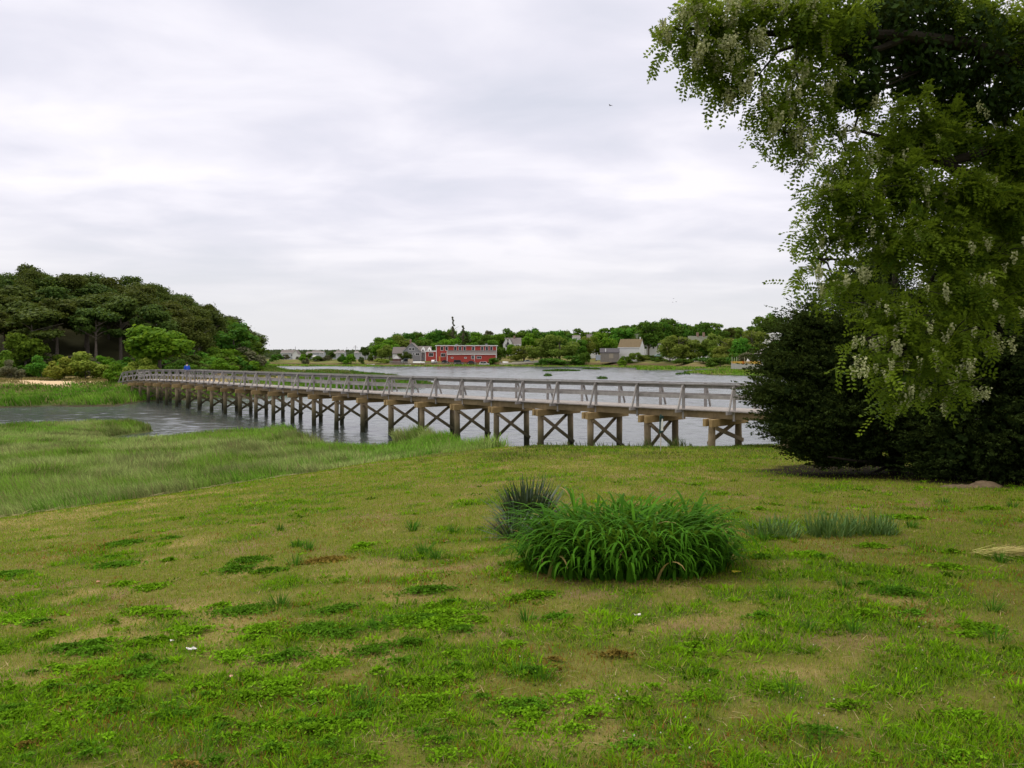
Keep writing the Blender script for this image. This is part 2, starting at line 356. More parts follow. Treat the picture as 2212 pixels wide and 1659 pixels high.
def hit(xd, yd):
    """where the line of sight through a picture point meets the near ground"""
    lo = 1.5
    for d in np.geomspace(1.6, 600, 900):
        if EYE - (yd - HY) / F * d <= gz((xd - CX) / F * d, d): break
        lo = d
    d = (lo + d) / 2; x = (xd - CX) / F * d; return Vector((x, d, gz(x, d)))

def cmix(a, b, k): return a * (1 - k[:, None]) + np.asarray(b, float) * k[:, None]
def lawn_fields(x, y):
    """how dry and how lush the lawn is at a spot (0..1 each)"""
    left = ss(3.5, -1.5, x) * ss(9.5, 6.0, y); lush = fbm(x * .9, y, .42, 31, 3) * .62 + fbm(x, y, 1.5, 35, 2) * .38 + .09 * left + .04 * ss(7, 5, y) - .03 * ss(8, 14, y)
    dry = fbm(x * .8, y, .62, 33, 4) * .55 + fbm(x * .5, y, 4.0, 34, 3) * .5 - .03 + .05 * ss(5, 12, y) * (1 - ss(2.2, 7, x)) - .09 * ss(1.5, 6, x)
    return ss(.47, .68, lush + .25 * (fbm(x, y, .35, 36, 3) - .5)), ss(.50, .74, dry + .30 * (fbm(x, y, .5, 37, 3) - .5))
def cedar_shade(x, y):
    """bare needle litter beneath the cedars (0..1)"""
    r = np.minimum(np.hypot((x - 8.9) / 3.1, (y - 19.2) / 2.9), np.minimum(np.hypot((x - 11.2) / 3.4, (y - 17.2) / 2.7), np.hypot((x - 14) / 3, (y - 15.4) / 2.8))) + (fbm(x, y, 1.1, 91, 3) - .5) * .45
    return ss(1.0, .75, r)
def zone_colour(x, y, z, an, bn, cn, lp, up, hill):
    n1_ = fbm(x, y, 1.2, 41, 4); n2_ = fbm(x, y, 6, 42, 3); c = np.empty((len(x), 3)); c[:] = (.075, .066, .046)       # bed mud
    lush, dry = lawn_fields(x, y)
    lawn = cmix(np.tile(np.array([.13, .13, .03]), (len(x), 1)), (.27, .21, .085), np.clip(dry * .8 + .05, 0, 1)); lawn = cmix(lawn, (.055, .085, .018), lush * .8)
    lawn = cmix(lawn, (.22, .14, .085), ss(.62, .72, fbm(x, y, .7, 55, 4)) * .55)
    lawn = cmix(lawn, (.022, .018, .010), cedar_shade(x, y))  # shade of the cedars painted into the lawn colour
    marsh = cmix(np.tile(np.array([.085, .11, .035]), (len(x), 1)), (.10, .085, .045), ss(.45, .65, n1_))
    kA = an > -.1; k = ss(MARSH_Z - .05, MARSH_Z + .1, lp)
    ca = cmix(marsh, (0, 0, 0), np.zeros(len(x))); ca = ca * (1 - k[:, None]) + lawn * k[:, None]
    ca = cmix(ca, (.075, .06, .04), ss(.9, .1, an)); ca = cmix(ca, (.42, .34, .24), ss(3.5, .8, an) * ss(10.5, 13, x))
    c = np.where(kA[:, None], ca, c)
    # far bank
    cb = cmix(np.tile(np.array([.07, .115, .022]), (len(x), 1)), (.15, .14, .05), ss(.45, .6, n1_) * .5)
    cb = cmix(cb, (.20, .165, .075), ss(.2, .8, up)); sandm = ss(.50, .58, fbm(x, y, 7, 44, 3) + .24 * np.exp(-(((x + 44) / 6) ** 2 + ((y - 95) / 7) ** 2)) + .10 * np.exp(-(((x + 62) / 11) ** 2 + ((y - 99) / 4) ** 2)))
    cb = cmix(cb, (.60, .45, .29), sandm * ss(.35, .8, up) * ss(5, 1.0, hill)); cb = cmix(cb, (.055, .055, .028), ss(.6, 2.5, hill)); cb = cmix(cb, (.05, .04, .028), ss(1.2, .1, bn))
    c = np.where((bn > -.2)[:, None], cb, c)
    # far shore
    cc = cmix(np.tile(np.array([.085, .145, .022]), (len(x), 1)), (.15, .16, .045), ss(.4, .65, n2_)); cc = cmix(cc, (.30, .23, .12), ss(11, 14, cn) * .85 * (1 - ss(60, 110, x)))
    cc = cmix(cc, (.10, .075, .04), ss(15, 18, cn) * (1 - ss(60, 110, x))); fld = cmix(np.tile(np.array([.12, .14, .04]), (len(x), 1)), (.18, .155, .065), ss(.45, .6, n2_)); kk = ss(20, 24, cn); cc = cc * (1 - kk[:, None]) + fld * kk[:, None]
    cc = cmix(cc, (.05, .06, .025), ss(560, 640, y)); cc = cmix(cc, (.035, .035, .03), ss(1.5, .2, cn))
    c = np.where((cn > -.3)[:, None], cc, c)
    for (ix, iy, rx, ry) in ISLP: c = cmix(c, (.08, .13, .022), (((x - ix) / rx) ** 2 + ((y - iy) / ry) ** 2 < 2.2).astype(float) * (z > .05))
    return np.clip(c, 0, 1)

def build_ground():
    ang = np.concatenate([np.linspace(-180, -46, 60, endpoint=False), np.linspace(-46, 46, 760, endpoint=False), np.linspace(46, 180, 60, endpoint=False)]) * math.pi / 180
    rr = np.concatenate([np.geomspace(.4, 30, 240, endpoint=False), np.geomspace(30, 560, 330, endpoint=False), np.geomspace(560, 3400, 60)])
    A, Rr = np.meshgrid(ang, rr, indexing='ij'); x = (Rr * np.sin(A)).ravel(); y = (Rr * np.cos(A)).ravel()
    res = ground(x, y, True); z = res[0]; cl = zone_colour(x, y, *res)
    na, nr = len(ang), len(rr); i, j = np.meshgrid(np.arange(na), np.arange(nr - 1), indexing='ij'); i2 = (i + 1) % na
    Fc = np.stack([i * nr + j, i * nr + j + 1, i2 * nr + j + 1, i2 * nr + j], -1).reshape(-1, 4)
    V = np.stack([x, y, z], 1)
    # close the small hole under the viewer
    cidx = len(V); V = np.vstack([V, [[0, 0, gz(0, 0)]]]); cl = np.vstack([cl, cl[:1]])
    ii = np.arange(na); hole = np.stack([ii * nr, ((ii + 1) % na) * nr, np.full(na, cidx), np.full(na, cidx)], 1)
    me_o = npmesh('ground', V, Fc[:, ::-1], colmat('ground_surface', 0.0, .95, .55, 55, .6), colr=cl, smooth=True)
    tag(me_o, 'grassy ground falling from the lawn to the salt marsh, creek bed and far banks', 'ground', kind='structure')
build_ground()

def build_water():
    m = newmat('creek_water'); t = NT(m)
    v = t.coord((1, 1, 1), 'World'); vs = t.coord((.55, 1.25, 1), 'World'); v2 = t.coord((.25, .7, 1), 'World')
    h = t.mth('ADD', t.mth('MULTIPLY', t.noise(2.4, 4, .6, vs, .3), .6), t.mth('MULTIPLY', t.noise(.8, 3, .5, v2, .4), 1.0))
    b = t.n('ShaderNodeBump'); b.inputs['Strength'].default_value = .22; b.inputs['Distance'].default_value = .03; t.l(h, b.inputs['Height'])
    patch = t.noise(.05, 3, .5, v2); rough = t.mth('ADD', t.mth('MULTIPLY', patch, .12), .12)
    p = t.bsdf((.045, .055, .052), rough, .5, b.outputs[0]); p.inputs['IOR'].default_value = 1.333
    # wind ripples as real relief where the water is near enough to see them, over a wide flat sheet
    rr = np.geomspace(33, 460, 980); aa = np.linspace(-47, 47, 640) * math.pi / 180; A, Rr = np.meshgrid(aa, rr, indexing='ij'); x = (Rr * np.sin(A)).ravel(); y = (Rr * np.cos(A)).ravel(); r = Rr.ravel(); h = np.zeros(len(r))
    for k in range(6):
        lam = .32 * 2 ** k; w = np.exp(-((np.log2(lam / (r * .0062 + .22))) ** 2) * .55)
        h += w * lam * .062 * (vn(x * .8 + y * .3, y - x * .1, lam, 130 + k) + .5 * vn(x, y * 1.3, lam * .5, 140 + k) - .75)
    gust = .65 + .7 * fbm(x, y, 22, 150, 3); h *= gust; na, nr = len(aa), len(rr); ii, jj = np.meshgrid(np.arange(na - 1), np.arange(nr - 1), indexing='ij')
    Fq = np.stack([ii * nr + jj, (ii + 1) * nr + jj, (ii + 1) * nr + jj + 1, ii * nr + jj + 1], -1).reshape(-1, 4); V = np.stack([x, y, h], 1); n0 = len(V)
    V = np.vstack([V, [[-4200, -200, -.3], [4200, -200, -.3], [4200, 4200, -.3], [-4200, 4200, -.3]]]); Fq = np.vstack([Fq, [[n0, n0 + 1, n0 + 2, n0 + 3]]])
    o = npmesh('water', V, Fq, m, smooth=True); tag(o, 'grey rippled tidal creek and bay water', 'water', kind='structure')
build_water()

# ------------------------------------------------------------------ lawn
G_TAN = np.array([.45, .345, .11]); G_OLV = np.array([.205, .262, .018]); G_GRN = np.array([.10, .22, .008]); G_BRT = np.array([.19, .39, .006]); G_RUST = np.array([.26, .10, .025])
def in_bed(x, y):
    """spots taken by the planted clumps"""
    return (((x - 1.15) / .92) ** 2 + ((y - 8.15) / .72) ** 2 < 1)
def build_lawn():
    N_ = 740000; u = rng.random(N_); y = 2.0 * (37 / 2.0) ** (u ** .93); x = (y * .74 + 1.7) * rng.uniform(-1, 1, N_)
    res = ground(x, y, True); z, an, lp = res[0], res[1], res[4]
    keep = (lp > MARSH_Z - .03 + .12 * (vn(x, y, .5, 60) - .5)) & (an > .5) & ~in_bed(x, y) & (rng.random(N_) > .9 * cedar_shade(x, y)); x, y, z = x[keep], y[keep], z[keep]; n = len(x)
    lush, dry = lawn_fields(x, y); r = rng.random(n); c = np.tile(G_OLV, (n, 1)); c = cmix(c, G_TAN, (r < .08 + .46 * dry).astype(float) * rng.uniform(.45, 1, n))
    g = rng.random(n) < .22 + .50 * lush; c[g] = (G_GRN * (1 - (q := rng.random(g.sum()))[:, None]) + G_BRT * q[:, None])
    rust = (fbm(x, y, .6, 61, 3) > .62) & (rng.random(n) < .22) & (y < 14); c[rust] = G_RUST
    c *= rng.uniform(.75, 1.2, n)[:, None]
    hgt = (.018 + .020 * rng.random(n)) * (1 + .9 * lush * (rng.random(n))) * np.clip(.9 + y * .03, 1, 2.0); w = np.clip(.00075 * y, .0022, .02) * rng.uniform(.7, 1.3, n) * (1 + .4 * lush)
    V, Fc, m = blades(np.stack([x, y, z - .004], 1), hgt, w, rng.uniform(0, 6.28, n), rng.uniform(.0, .7, n), rng.uniform(.2, 1.2, n), 1, .2)
    V2 = npmesh('lawn_grass', V, Fc, colmat('lawn_blades', .3, .65), colr=np.repeat(c, m, 0)); tag(V2, 'patchy mown lawn grass, part green and part dried to straw', 'grass', kind='stuff')
    # tufts of coarser weeds standing out of the lawn
    K = 4200; ty = 2.5 * (17 / 2.5) ** rng.random(K); tx = ty * rng.uniform(-.78, .78, K); lu, _ = lawn_fields(tx, ty); kp = (rng.random(K) < .06 + .9 * lu) & ~in_bed(tx, ty); tx, ty = tx[kp], ty[kp]; K = len(tx)
    per = rng.integers(14, 46, K); idx = np.repeat(np.arange(K), per); n = len(idx); sp = rng.uniform(.03, .17, K)[idx] * np.sqrt(rng.random(n)); az = rng.uniform(0, 6.28, n)
    x = tx[idx] + np.cos(az) * sp; y = ty[idx] + np.sin(az) * sp; z = ground(x, y); tc_ = np.where(rng.random(K)[:, None] < .7, G_BRT, G_GRN * .9) * rng.uniform(.5, 1.0, K)[:, None]
    c = tc_[idx] * rng.uniform(.7, 1.25, n)[:, None]; hgt = rng.uniform(.03, .075, K)[idx] * rng.uniform(.6, 1.2, n); w = np.clip(.0016 * y, .006, .024) * rng.uniform(.7, 1.6, n)
    V, Fc, m = blades(np.stack([x, y, z - .004], 1), hgt, w, az + rng.normal(0, .6, n), rng.uniform(.3, 1.25, n), rng.uniform(.2, 1.1, n), 2, .2, taper=3.0)
    o = npmesh('weed_tufts', V, Fc, bpy.data.materials['lawn_blades'], colr=np.repeat(c, m, 0)); tag(o, 'bright green weeds and coarse tufts scattered over the lawn', 'weeds', kind='stuff')
    # low cushions of broad-leaved weeds: clover, plantain, sorrel
    K = 900; ty = 2.6 * (12.5 / 2.6) ** rng.random(K); tx = ty * rng.uniform(-.72, .72, K); acc = .10 + .75 * ss(1.5, -1.0, tx) * ss(8.0, 5.6, ty) + .22 * ss(5.2, 3.8, ty) + .10 * ss(1.5, 4, tx) * ss(11, 7, ty)
    kp = (rng.random(K) < acc) & ~in_bed(tx, ty); tx, ty = tx[kp], ty[kp]; K = len(tx); ra = rng.uniform(.05, .19, K) * np.clip(ty / 5, .8, 1.5); rb = ra * rng.uniform(.5, .9, K); rot = rng.uniform(-.5, .5, K)
    cnt = (ra * rb * 3.14 * 6500).astype(int) + 14; idx = np.repeat(np.arange(K), cnt); n = len(idx); q = np.abs(rng.normal(0, .62, n)); az = rng.uniform(0, 6.28, n); ex = np.cos(az) * q * ra[idx]; ey = np.sin(az) * q * rb[idx]
    q = q * (1 + .35 * np.sin(az * 3 + idx)); x = tx[idx] + ex * np.cos(rot[idx]) - ey * np.sin(rot[idx]) + .02 * np.sin(idx * 7.0 + az * 2); y = ty[idx] + ex * np.sin(rot[idx]) + ey * np.cos(rot[idx]); hh = rng.uniform(.010, .036, K)[idx]
    z = ground(x, y) + .006 + hh * np.clip(1 - q * q, 0, 1) * rng.uniform(.55, 1.1, n) + .012 * rng.random(n); kind = rng.random(K); pc = np.where(kind[:, None] < .62, [.165, .34, .010], np.where(kind[:, None] < .97, [.10, .24, .012], [.22, .16, .03])) * rng.uniform(.75, 1.1, K)[:, None]
    nr_ = rng.normal(0, .55, (n, 3)) + np.array([0, 0, 1.]); u = np.cross(nr_, rng.normal(size=(n, 3))); w_ = np.cross(nr_, u); s_ = np.clip(.0030 * y, .009, .03) * rng.uniform(.8, 1.8, n)
    V, Fc = cards(np.stack([x, y, z], 1), u, w_, s_ * 1.3, s_ * .75); o = npmesh('weed_cushions', V, Fc, bpy.data.materials['lawn_blades'], colr=np.repeat(pc[idx] * rng.uniform(.5, 1.3, n)[:, None], 4, 0)); tag(o, 'low cushions of broad-leaved weeds scattered through the near lawn', 'weeds', kind='stuff'); print('cushion leaves', n)
    # longer coarse tussocks
    K = 44; ty = 3.2 * (13 / 3.2) ** rng.random(K); tx = ty * rng.uniform(-.45, .68, K); kp = ~in_bed(tx, ty) & (tx > -4.0); tx, ty = tx[kp], ty[kp]; K = len(tx)
    idx = np.repeat(np.arange(K), 42); n = len(idx); az = rng.uniform(0, 6.28, n); sp = .07 * np.sqrt(rng.random(n)) * rng.uniform(.6, 1.6, K)[idx]
    x = tx[idx] + np.cos(az) * sp; y = ty[idx] + np.sin(az) * sp; z = ground(x, y); c = np.tile([.065, .17, .015], (n, 1)) * rng.uniform(.6, 1.5, n)[:, None]
    V, Fc, m = blades(np.stack([x, y, z - .004], 1), rng.uniform(.08, .17, n), np.clip(.0011 * y, .004, .012), az, rng.uniform(.05, .7, n), rng.uniform(.2, .9, n), 3, .1)
    o = npmesh('grass_tussocks', V, Fc, bpy.data.materials['lawn_blades'], colr=np.repeat(c, m, 0)); tag(o, 'darker long grass tussocks dotted about the lawn', 'grass', kind='stuff')
    # dropped straw, dead stalks
    n = 3400; y = 2.5 * (16 / 2.5) ** rng.random(n); x = y * rng.uniform(-.75, .75, n); z = ground(x, y); az = rng.uniform(0, 6.28, n)
    V, Fc, m = blades(np.stack([x, y, z + .012], 1), rng.uniform(.03, .09, n), np.clip(.0008 * y, .002, .008), az, rng.uniform(1.3, 1.62, n), rng.uniform(-.1, .2, n), 2, .3)
    o = npmesh('dead_straw', V, Fc, bpy.data.materials['lawn_blades'], colr=np.repeat(np.tile([.46, .36, .20], (n, 1)) * rng.uniform(.5, 1.2, n)[:, None], m, 0)); tag(o, 'loose dead straw lying on the lawn', 'straw', kind='stuff')
    # clover heads: small round white flowers
    K = 90; pts = [(rng.uniform(1250, 1900), rng.uniform(1500, 1640)) for _ in range(12)] + [(rng.uniform(1050, 2150), rng.uniform(1290, 1640)) for _ in range(16)]
    mb = MB()
    for (a, b) in pts:
        q = hit(a, b); mb.ball((q.x, q.y, q.z + .05), .0036 + .0015 * rng.random(), 6, 4)
    o = mb.build('clover_flowers', surf('clover_white', (.50, .48, .40), .1), smooth=True); tag(o, 'tiny white clover heads dotted in the near grass', 'clover', kind='stuff')
build_lawn()

# ------------------------------------------------------------------ salt marsh grass
def marsh(name, x, y, hmean, wfun, cols, label, mat, bend=.5, segs=2, cn_=None):
    z = ground(x, y); n = len(x); h = hmean * rng.uniform(.6, 1.25, n) * (.5 + 1.0 * fbm(x, y, 2.2, 71, 3)) * (.8 + .4 * (fbm(x, y, 11, 72, 2) > .5)); f = fbm(x, y, 2.6, 73, 4); f2 = fbm(x, y, 9, 74, 3)
    c = cmix(np.tile(np.array(cols[0]), (n, 1)), cols[1], ss(.38, .62, f)); c = cmix(c, cols[2], ss(.48, .64, f2) * .8); c = c * rng.uniform(.6, 1.35, n)[:, None] * (1.18 - .5 * ss(.5, .66, fbm(x, y, 1.7, 76, 3)))[:, None]
    st = rng.random(n) < .12; c[st] = np.array([.30, .25, .12]) * rng.uniform(.6, 1.1, st.sum())[:, None]
    wind = fbm(x, y, 6, 75, 3) * 5 + rng.normal(0, .9, n)
    V, Fc, m = blades(np.stack([x, y, z - .02], 1), h, wfun, wind, rng.uniform(.0, .35, n), rng.uniform(.2, .2 + bend * 1.6, n), segs, .12, rng.uniform(0, 6.28, n))
    o = npmesh(name, V, Fc, mat, colr=np.repeat(c, m, 0)); tag(o, label, 'marsh grass', kind='stuff'); return o
mm = colmat('marsh_blades', .3, .7)
def near_marsh():
    n = 420000; y = np.sqrt(rng.uniform(15.5 ** 2, 56 ** 2, n)); x = y * rng.uniform(-.78, .02, n); r = ground(x, y, True); z, an, lp = r[0], r[1], r[4]
    k = (lp < MARSH_Z + .02) & (z > .06) & (rng.random(n) < .55 + .45 * ss(1.8, .4, an) + .2 * ss(40, 20, y)); x, y, z, an = x[k], y[k], z[k], an[k]
    marsh('near_marsh_grass', x, y, .36 + .2 * ss(4, 0, an) , np.clip(.0011 * y, .014, .05) * rng.uniform(.7, 1.3, len(x)), [(.17, .29, .038), (.28, .345, .11), (.12, .28, .015)], 'soft wind-combed salt marsh grass between the lawn and the creek', mm, .7)
    # brighter, stiffer reeds along the lawn foot
    n = 26000; t = rng.random(n); xd = 60 + 900 * t; m_ = np.interp(xd, [0, 200, 400, 600, 900], [1106, 1080, 1052, 1036, 1000]); 
    y = rng.uniform(19, 34, n); x = (xd - CX) / F * y; lp = lawn_plane(x, y); k = (lp < MARSH_Z + .05) & (lp > MARSH_Z - .26) & (fbm(x, y, 2.2, 77, 3) > .46) & (x < -3); x, y = x[k], y[k]
    marsh('reed_edge', x, y, .38, np.clip(.0012 * y, .012, .04) * rng.uniform(.7, 1.3, len(x)), [(.09, .22, .02), (.13, .26, .03), (.09, .23, .02)], 'bright green reeds along the foot of the lawn', mm, .3)
    # shore fringe of tall dark tufts under the bridge
    n = 16000; xd = rng.uniform(1035, 1700, n); y = rng.uniform(31, 36.5, n); x = (xd - CX) / F * y; r = ground(x, y, True); an = r[1]; pt = fbm(x, y, 1.6, 78, 3)
    dens = .25 + .75 * ((xd > 1395) & (xd < 1482)); k = (an > -.5) & (an < 1.6) & (pt > .45) & (rng.random(n) < dens) & ~((xd > 1500) & (xd < 1720)); x, y = x[k], y[k]
    marsh('shore_reeds', x, y, .55 * np.where((x / y * F + CX > 1395) & (x / y * F + CX < 1482), 1.15, .55), np.clip(.0010 * y, .012, .04) * rng.uniform(.7, 1.3, len(x)), [(.075, .10, .03), (.11, .12, .05), (.06, .10, .02)], 'tall dark reeds at the water edge beneath the footbridge', mm, .3)
    # longer lawn-edge grass along the crest
    n = 60000; y = rng.uniform(24, 35, n); x = y * rng.uniform(-.12, .62, n); r = ground(x, y, True); k = (r[1] > .35) & (r[4] > MARSH_Z - .1) & (fbm(x, y, 1.7, 79, 3) > .40) & ((r[1] < 3.2) | (rng.random(n) < .35)); x, y = x[k], y[k]
    marsh('unmown_edge_grass', x, y, .12, np.clip(.0010 * y, .010, .035) * rng.uniform(.7, 1.3, len(x)), [(.13, .19, .03), (.20, .21, .06), (.10, .19, .02)], 'unmown grass along the far edge of the lawn', mm, .6)
near_marsh()
def far_marsh():
    n = 150000; y = np.sqrt(rng.uniform(72 ** 2, 128 ** 2, n)); x = y * rng.uniform(-.85, -.05, n); r = ground(x, y, True); k = (r[2] > .3) & (r[0] > .05) & (r[5] < .75); x, y = x[k], y[k]; bn = r[2][k]
    marsh('far_bank_marsh_grass', x, y, .42 + .35 * ss(5, 0, bn), np.clip(.0012 * y, .05, .12) * rng.uniform(.7, 1.3, len(x)), [(.105, .245, .020), (.16, .29, .035), (.08, .19, .016)], 'bright green marsh grass on the far bank of the creek', mm, .4)
    n = 60000; y = rng.uniform(80, 122, n); x = y * rng.uniform(-.85, -.30, n); r = ground(x, y, True); s = fbm(x, y, 5, 80, 3); k = (r[5] > .4) & (r[6] < 3) & (s > .42); x, y = x[k], y[k]
    marsh('dry_bank_grass', x, y, .26, np.clip(.0012 * y, .05, .12) * rng.uniform(.7, 1.3, len(x)), [(.17, .17, .05), (.27, .22, .10), (.10, .14, .03)], 'dry tan and olive grass around the sand by the far bridge end', mm, .5)
    n = 90000; y = rng.uniform(120, 300, n); x = y * rng.uniform(-.36, -.08, n); r = ground(x, y, True); k = (r[2] > .4) & (r[0] > .05) & (r[6] < 1.5); x, y = x[k], y[k]
    marsh('spit_marsh_grass', x, y, .55, .0013 * y * rng.uniform(.7, 1.3, len(x)), [(.075, .18, .018), (.14, .19, .04), (.06, .14, .018)], 'marsh grass on the low spit behind the footbridge', mm, .4)
    n = 150000; y = rng.uniform(175, 470, n); x = y * rng.uniform(-.34, .45, n); r = ground(x, y, True); k = (r[3] > .4) & (r[3] < 15) | ((r[3] > .4) & (x > 60) & (y < 330)); x, y = x[k], y[k]
    marsh('far_shore_marsh_grass', x, y, .55, .0012 * y * rng.uniform(.7, 1.3, len(x)), [(.12, .27, .015), (.20, .28, .04), (.10, .23, .015)], 'green marsh grass fringing the far shore', mm, .4)
    labs = ['low green grass islet in the water, largest, left of the barn', 'tiny grass islet just above the bridge rail, left of the others', 'round dark grass tuft in the water near the bridge rail', 'thin grass islet close off the far shore, left of a pair', 'thin grass islet close off the far shore, right of a pair', 'small flat grass islet off the marsh point on the right', 'faint low grass islet nearest the rail on the right', 'small grass islet beside the marsh tongue on the right']
    for (ix, iy, rx, ry), lb in zip(ISLP, labs):
        m_ = int(60 + 900 * rx * ry / 30); a = rng.uniform(0, 6.28, m_); q = np.sqrt(rng.random(m_)) * .8; x = ix + np.cos(a) * rx * q; y = iy + np.sin(a) * ry * q
        z = ground(x, y); k = z > .02; x, y, z = x[k], y[k], z[k]; n = len(x); V, Fc, m = blades(np.stack([x, y, z - .02], 1), rng.uniform(.25, .6, n), .0012 * y, rng.uniform(0, 6.28, n), rng.uniform(0, .4, n), rng.uniform(.2, .9, n), 2, .12, rng.uniform(0, 6.28, n))
        o = npmesh('grass_islet', V, Fc, mm, colr=np.repeat(np.tile([.075, .16, .02], (n, 1)) * rng.uniform(.6, 1.2, n)[:, None], m, 0)); tag(o, lb, 'grass islet', 'grass islets in the water')
far_marsh()
def wrack():
    n = 9000; y = rng.uniform(16, 36, n); x = y * rng.uniform(-.72, .0, n); lp = lawn_plane(x, y); k = (np.abs(lp - MARSH_Z - .03) < .045) & (fbm(x, y, 3.2, 81, 3) > .45); x, y = x[k], y[k]; n = len(x); z = ground(x, y)
    V, Fc, m = blades(np.stack([x, y, z + .03 + .04 * rng.random(n)], 1), rng.uniform(.15, .5, n), np.full(n, .022), rng.normal(.3, .5, n), rng.uniform(1.35, 1.6, n), rng.uniform(-.1, .15, n), 2, .3)
    o = npmesh('wrack_line', V, Fc, bpy.data.materials['lawn_blades'], colr=np.repeat(np.tile([.44, .35, .2], (n, 1)) * rng.uniform(.6, 1.15, n)[:, None], m, 0)); tag(o, 'line of washed-up dead reeds where lawn meets marsh', 'dead reeds', kind='stuff')
wrack()

# ------------------------------------------------------------------ footbridge
BP = (2.3279, 8.9321, .8157, -.007, .0001)
_u = np.linspace(-8, 40, 4801); _th = BP[2] + BP[3] * _u + BP[4] * _u * _u; _X = np.cumsum(-np.sin(_th)) * .01 * BP[0]; _Y = np.cumsum(np.cos(_th)) * .01 * BP[0]
_X = _X - _X[800] + BP[1]; _Y = _Y - _Y[800] + 31.6
DZ = ([-8, 0, 6, 26, 32, 35], [2.60, 2.60, 2.54, 2.50, 2.34, 1.95])
def br(s, off=0.0, z=0.0):
    """point on the bridge: s counts rail posts, off is metres across from the near rail, z metres above the deck"""
    th = BP[2] + BP[3] * s + BP[4] * s * s; x = np.interp(s, _u, _X); y = np.interp(s, _u, _Y)
    return Vector((x + math.cos(th) * off, y + math.sin(th) * off, float(np.interp(s, *DZ)) + z))
def btan(s): th = BP[2] + BP[3] * s + BP[4] * s * s; return Vector((-math.sin(th), math.cos(th), 0))
def bnor(s): th = BP[2] + BP[3] * s + BP[4] * s * s; return Vector((math.cos(th), math.sin(th), 0))
W_GREY = wood('weathered_rail', (.165, .152, .146), (.39, .365, .355)); W_DECK = wood('weathered_deck', (.26, .235, .225), (.46, .42, .40)); W_BROWN = wood('treated_timber', (.10, .075, .04), (.27, .20, .11)); W_PILE = wood('pile_timber', (.15, .11, .065), (.40, .31, .20), wet=True); W_CAP = wood('cap_timber', (.20, .135, .06), (.42, .30, .14))
def build_bridge():
    S0, S1, WD = -5.0, 34.85, 1.78
    root = empty('footbridge', br(0)); root.location = (0, 0, 0)
    tag(root, 'long weathered wooden footbridge on braced timber piles crossing the creek', 'footbridge')
    ss_ = list(np.arange(S0, S1, .5)) + [S1]
    # deck planks, laid across
    mb = MB(); n = int((S1 - S0) * BP[0] / .15)
    rr = random.Random(3)
    for i in range(n):
        s = S0 + (i + .5) * (S1 - S0) / n; a = br(s, -.16 + rr.uniform(-.02, .02), -.025 + rr.uniform(-.003, .003)); b = br(s, WD + .16 + rr.uniform(-.02, .02), -.025); mb.beam(a, b, .142, .045)
    mb.build('deck', W_DECK, root)
    for off in (.0, WD / 2, WD):
        mb = MB(); 
        for a, b in zip(ss_[:-1], ss_[1:]): mb.beam(br(a, off, -.20), br(b, off, -.20), .09, .29)
        mb.build('stringer', W_BROWN, root)
    for side, off in ((-1, .0), (1, WD)):
        mb = MB()
        for a, b in zip(ss_[:-1], ss_[1:]): mb.beam(br(a, off - .02 * side, 1.045), br(b, off - .02 * side, 1.045), .165, .042)
        hr = mb.build('handrail', W_GREY, root)
        mb = MB()
        for a, b in zip(ss_[:-1], ss_[1:]): mb.beam(br(a, off - .07 * side, .94), br(b, off - .07 * side, .94), .04, .135)
        mb.build('top_board', W_GREY, hr)
        mb = MB()
        for a, b in zip(ss_[:-1], ss_[1:]): mb.beam(br(a, off - .07 * side, .51), br(b, off - .07 * side, .51), .04, .145)
        mb.build('middle_rail', W_GREY, root)
        for i in range(int(S0), 36):
            s = min(i, S1 - .02); p = br(s, off, 0)
            post = MB().beam(br(s, off + .01 * side, -.42), br(s, off + .01 * side, 1.02), .09, .10, up=bnor(s)).build('rail_post', W_GREY, root)
            MB().beam(br(s, off + .085 * side, .98), br(s, off + .44 * side, .0), .085, .05, up=btan(s)).build('brace', W_GREY, post)
            if side < 0: MB().beam(br(s + .03, -.52, -.085), br(s + .03, WD + .52, -.085), .075, .12).build('outrigger', W_GREY, root)
    # trestle bents
    k = -3
    while True:
        s = .37 + 1.345 * k
        if s > 33.4: break
        if s > S0:
            T = btan(s); zc_ = -.50
            cp = MB(); rr2 = random.Random(k + 50)
            e1, e2 = -.66 - rr2.uniform(0, .12), 2.36 + rr2.uniform(0, .15)
            cp.beam(br(s, e1, zc_) - T * .2, br(s, e2, zc_) - T * .2, .13, .30); cp.beam(br(s, e1 + rr2.uniform(.1, .25), zc_) + T * .2, br(s, e2, zc_) + T * .2, .13, .30)
            cap = cp.build('cap_beam', W_CAP, root, bevel=.008)
            for off in (-.24, 1.98):
                top = br(s, off, -.36); gx, gy = top.x + .02, top.y; zb = max(-1.0, gz(gx, gy) - .35); lx, ly = rr2.uniform(-.05, .05), rr2.uniform(-.05, .05)
                nseg = 6; pts = [Vector((top.x + lx * t, top.y + ly * t, top.z + (zb - top.z) * t)) for t in np.linspace(0, 1, nseg)]
                MB().tube(pts, [.135 + .012 * rr2.random() + .02 * t for t in np.linspace(0, 1, nseg)], 12).build('pile', W_PILE, cap, smooth=False)
            zt = -.70; zl = max(br(s).z * -1 + .42, -2.1)
            g = max(gz(*br(s, -.24)[:2]), gz(*br(s, 1.98)[:2])); zl = max(zl, g - br(s).z + .1)
            if zt - zl > .35:
                MB().beam(br(s, -.30, zt) - T * .19, br(s, 2.06, zl) - T * .19, .05, .165).build('cross_brace', W_BROWN if False else W_PILE, cap)
                MB().beam(br(s, 2.02, zt + .05) + T * .19, br(s, -.26, zl) + T * .19, .05, .165).build('cross_brace', W_PILE, cap)
        k += 1
    L0 = br(0); root.location = L0
    for ch in kids(root): ch.location = -L0
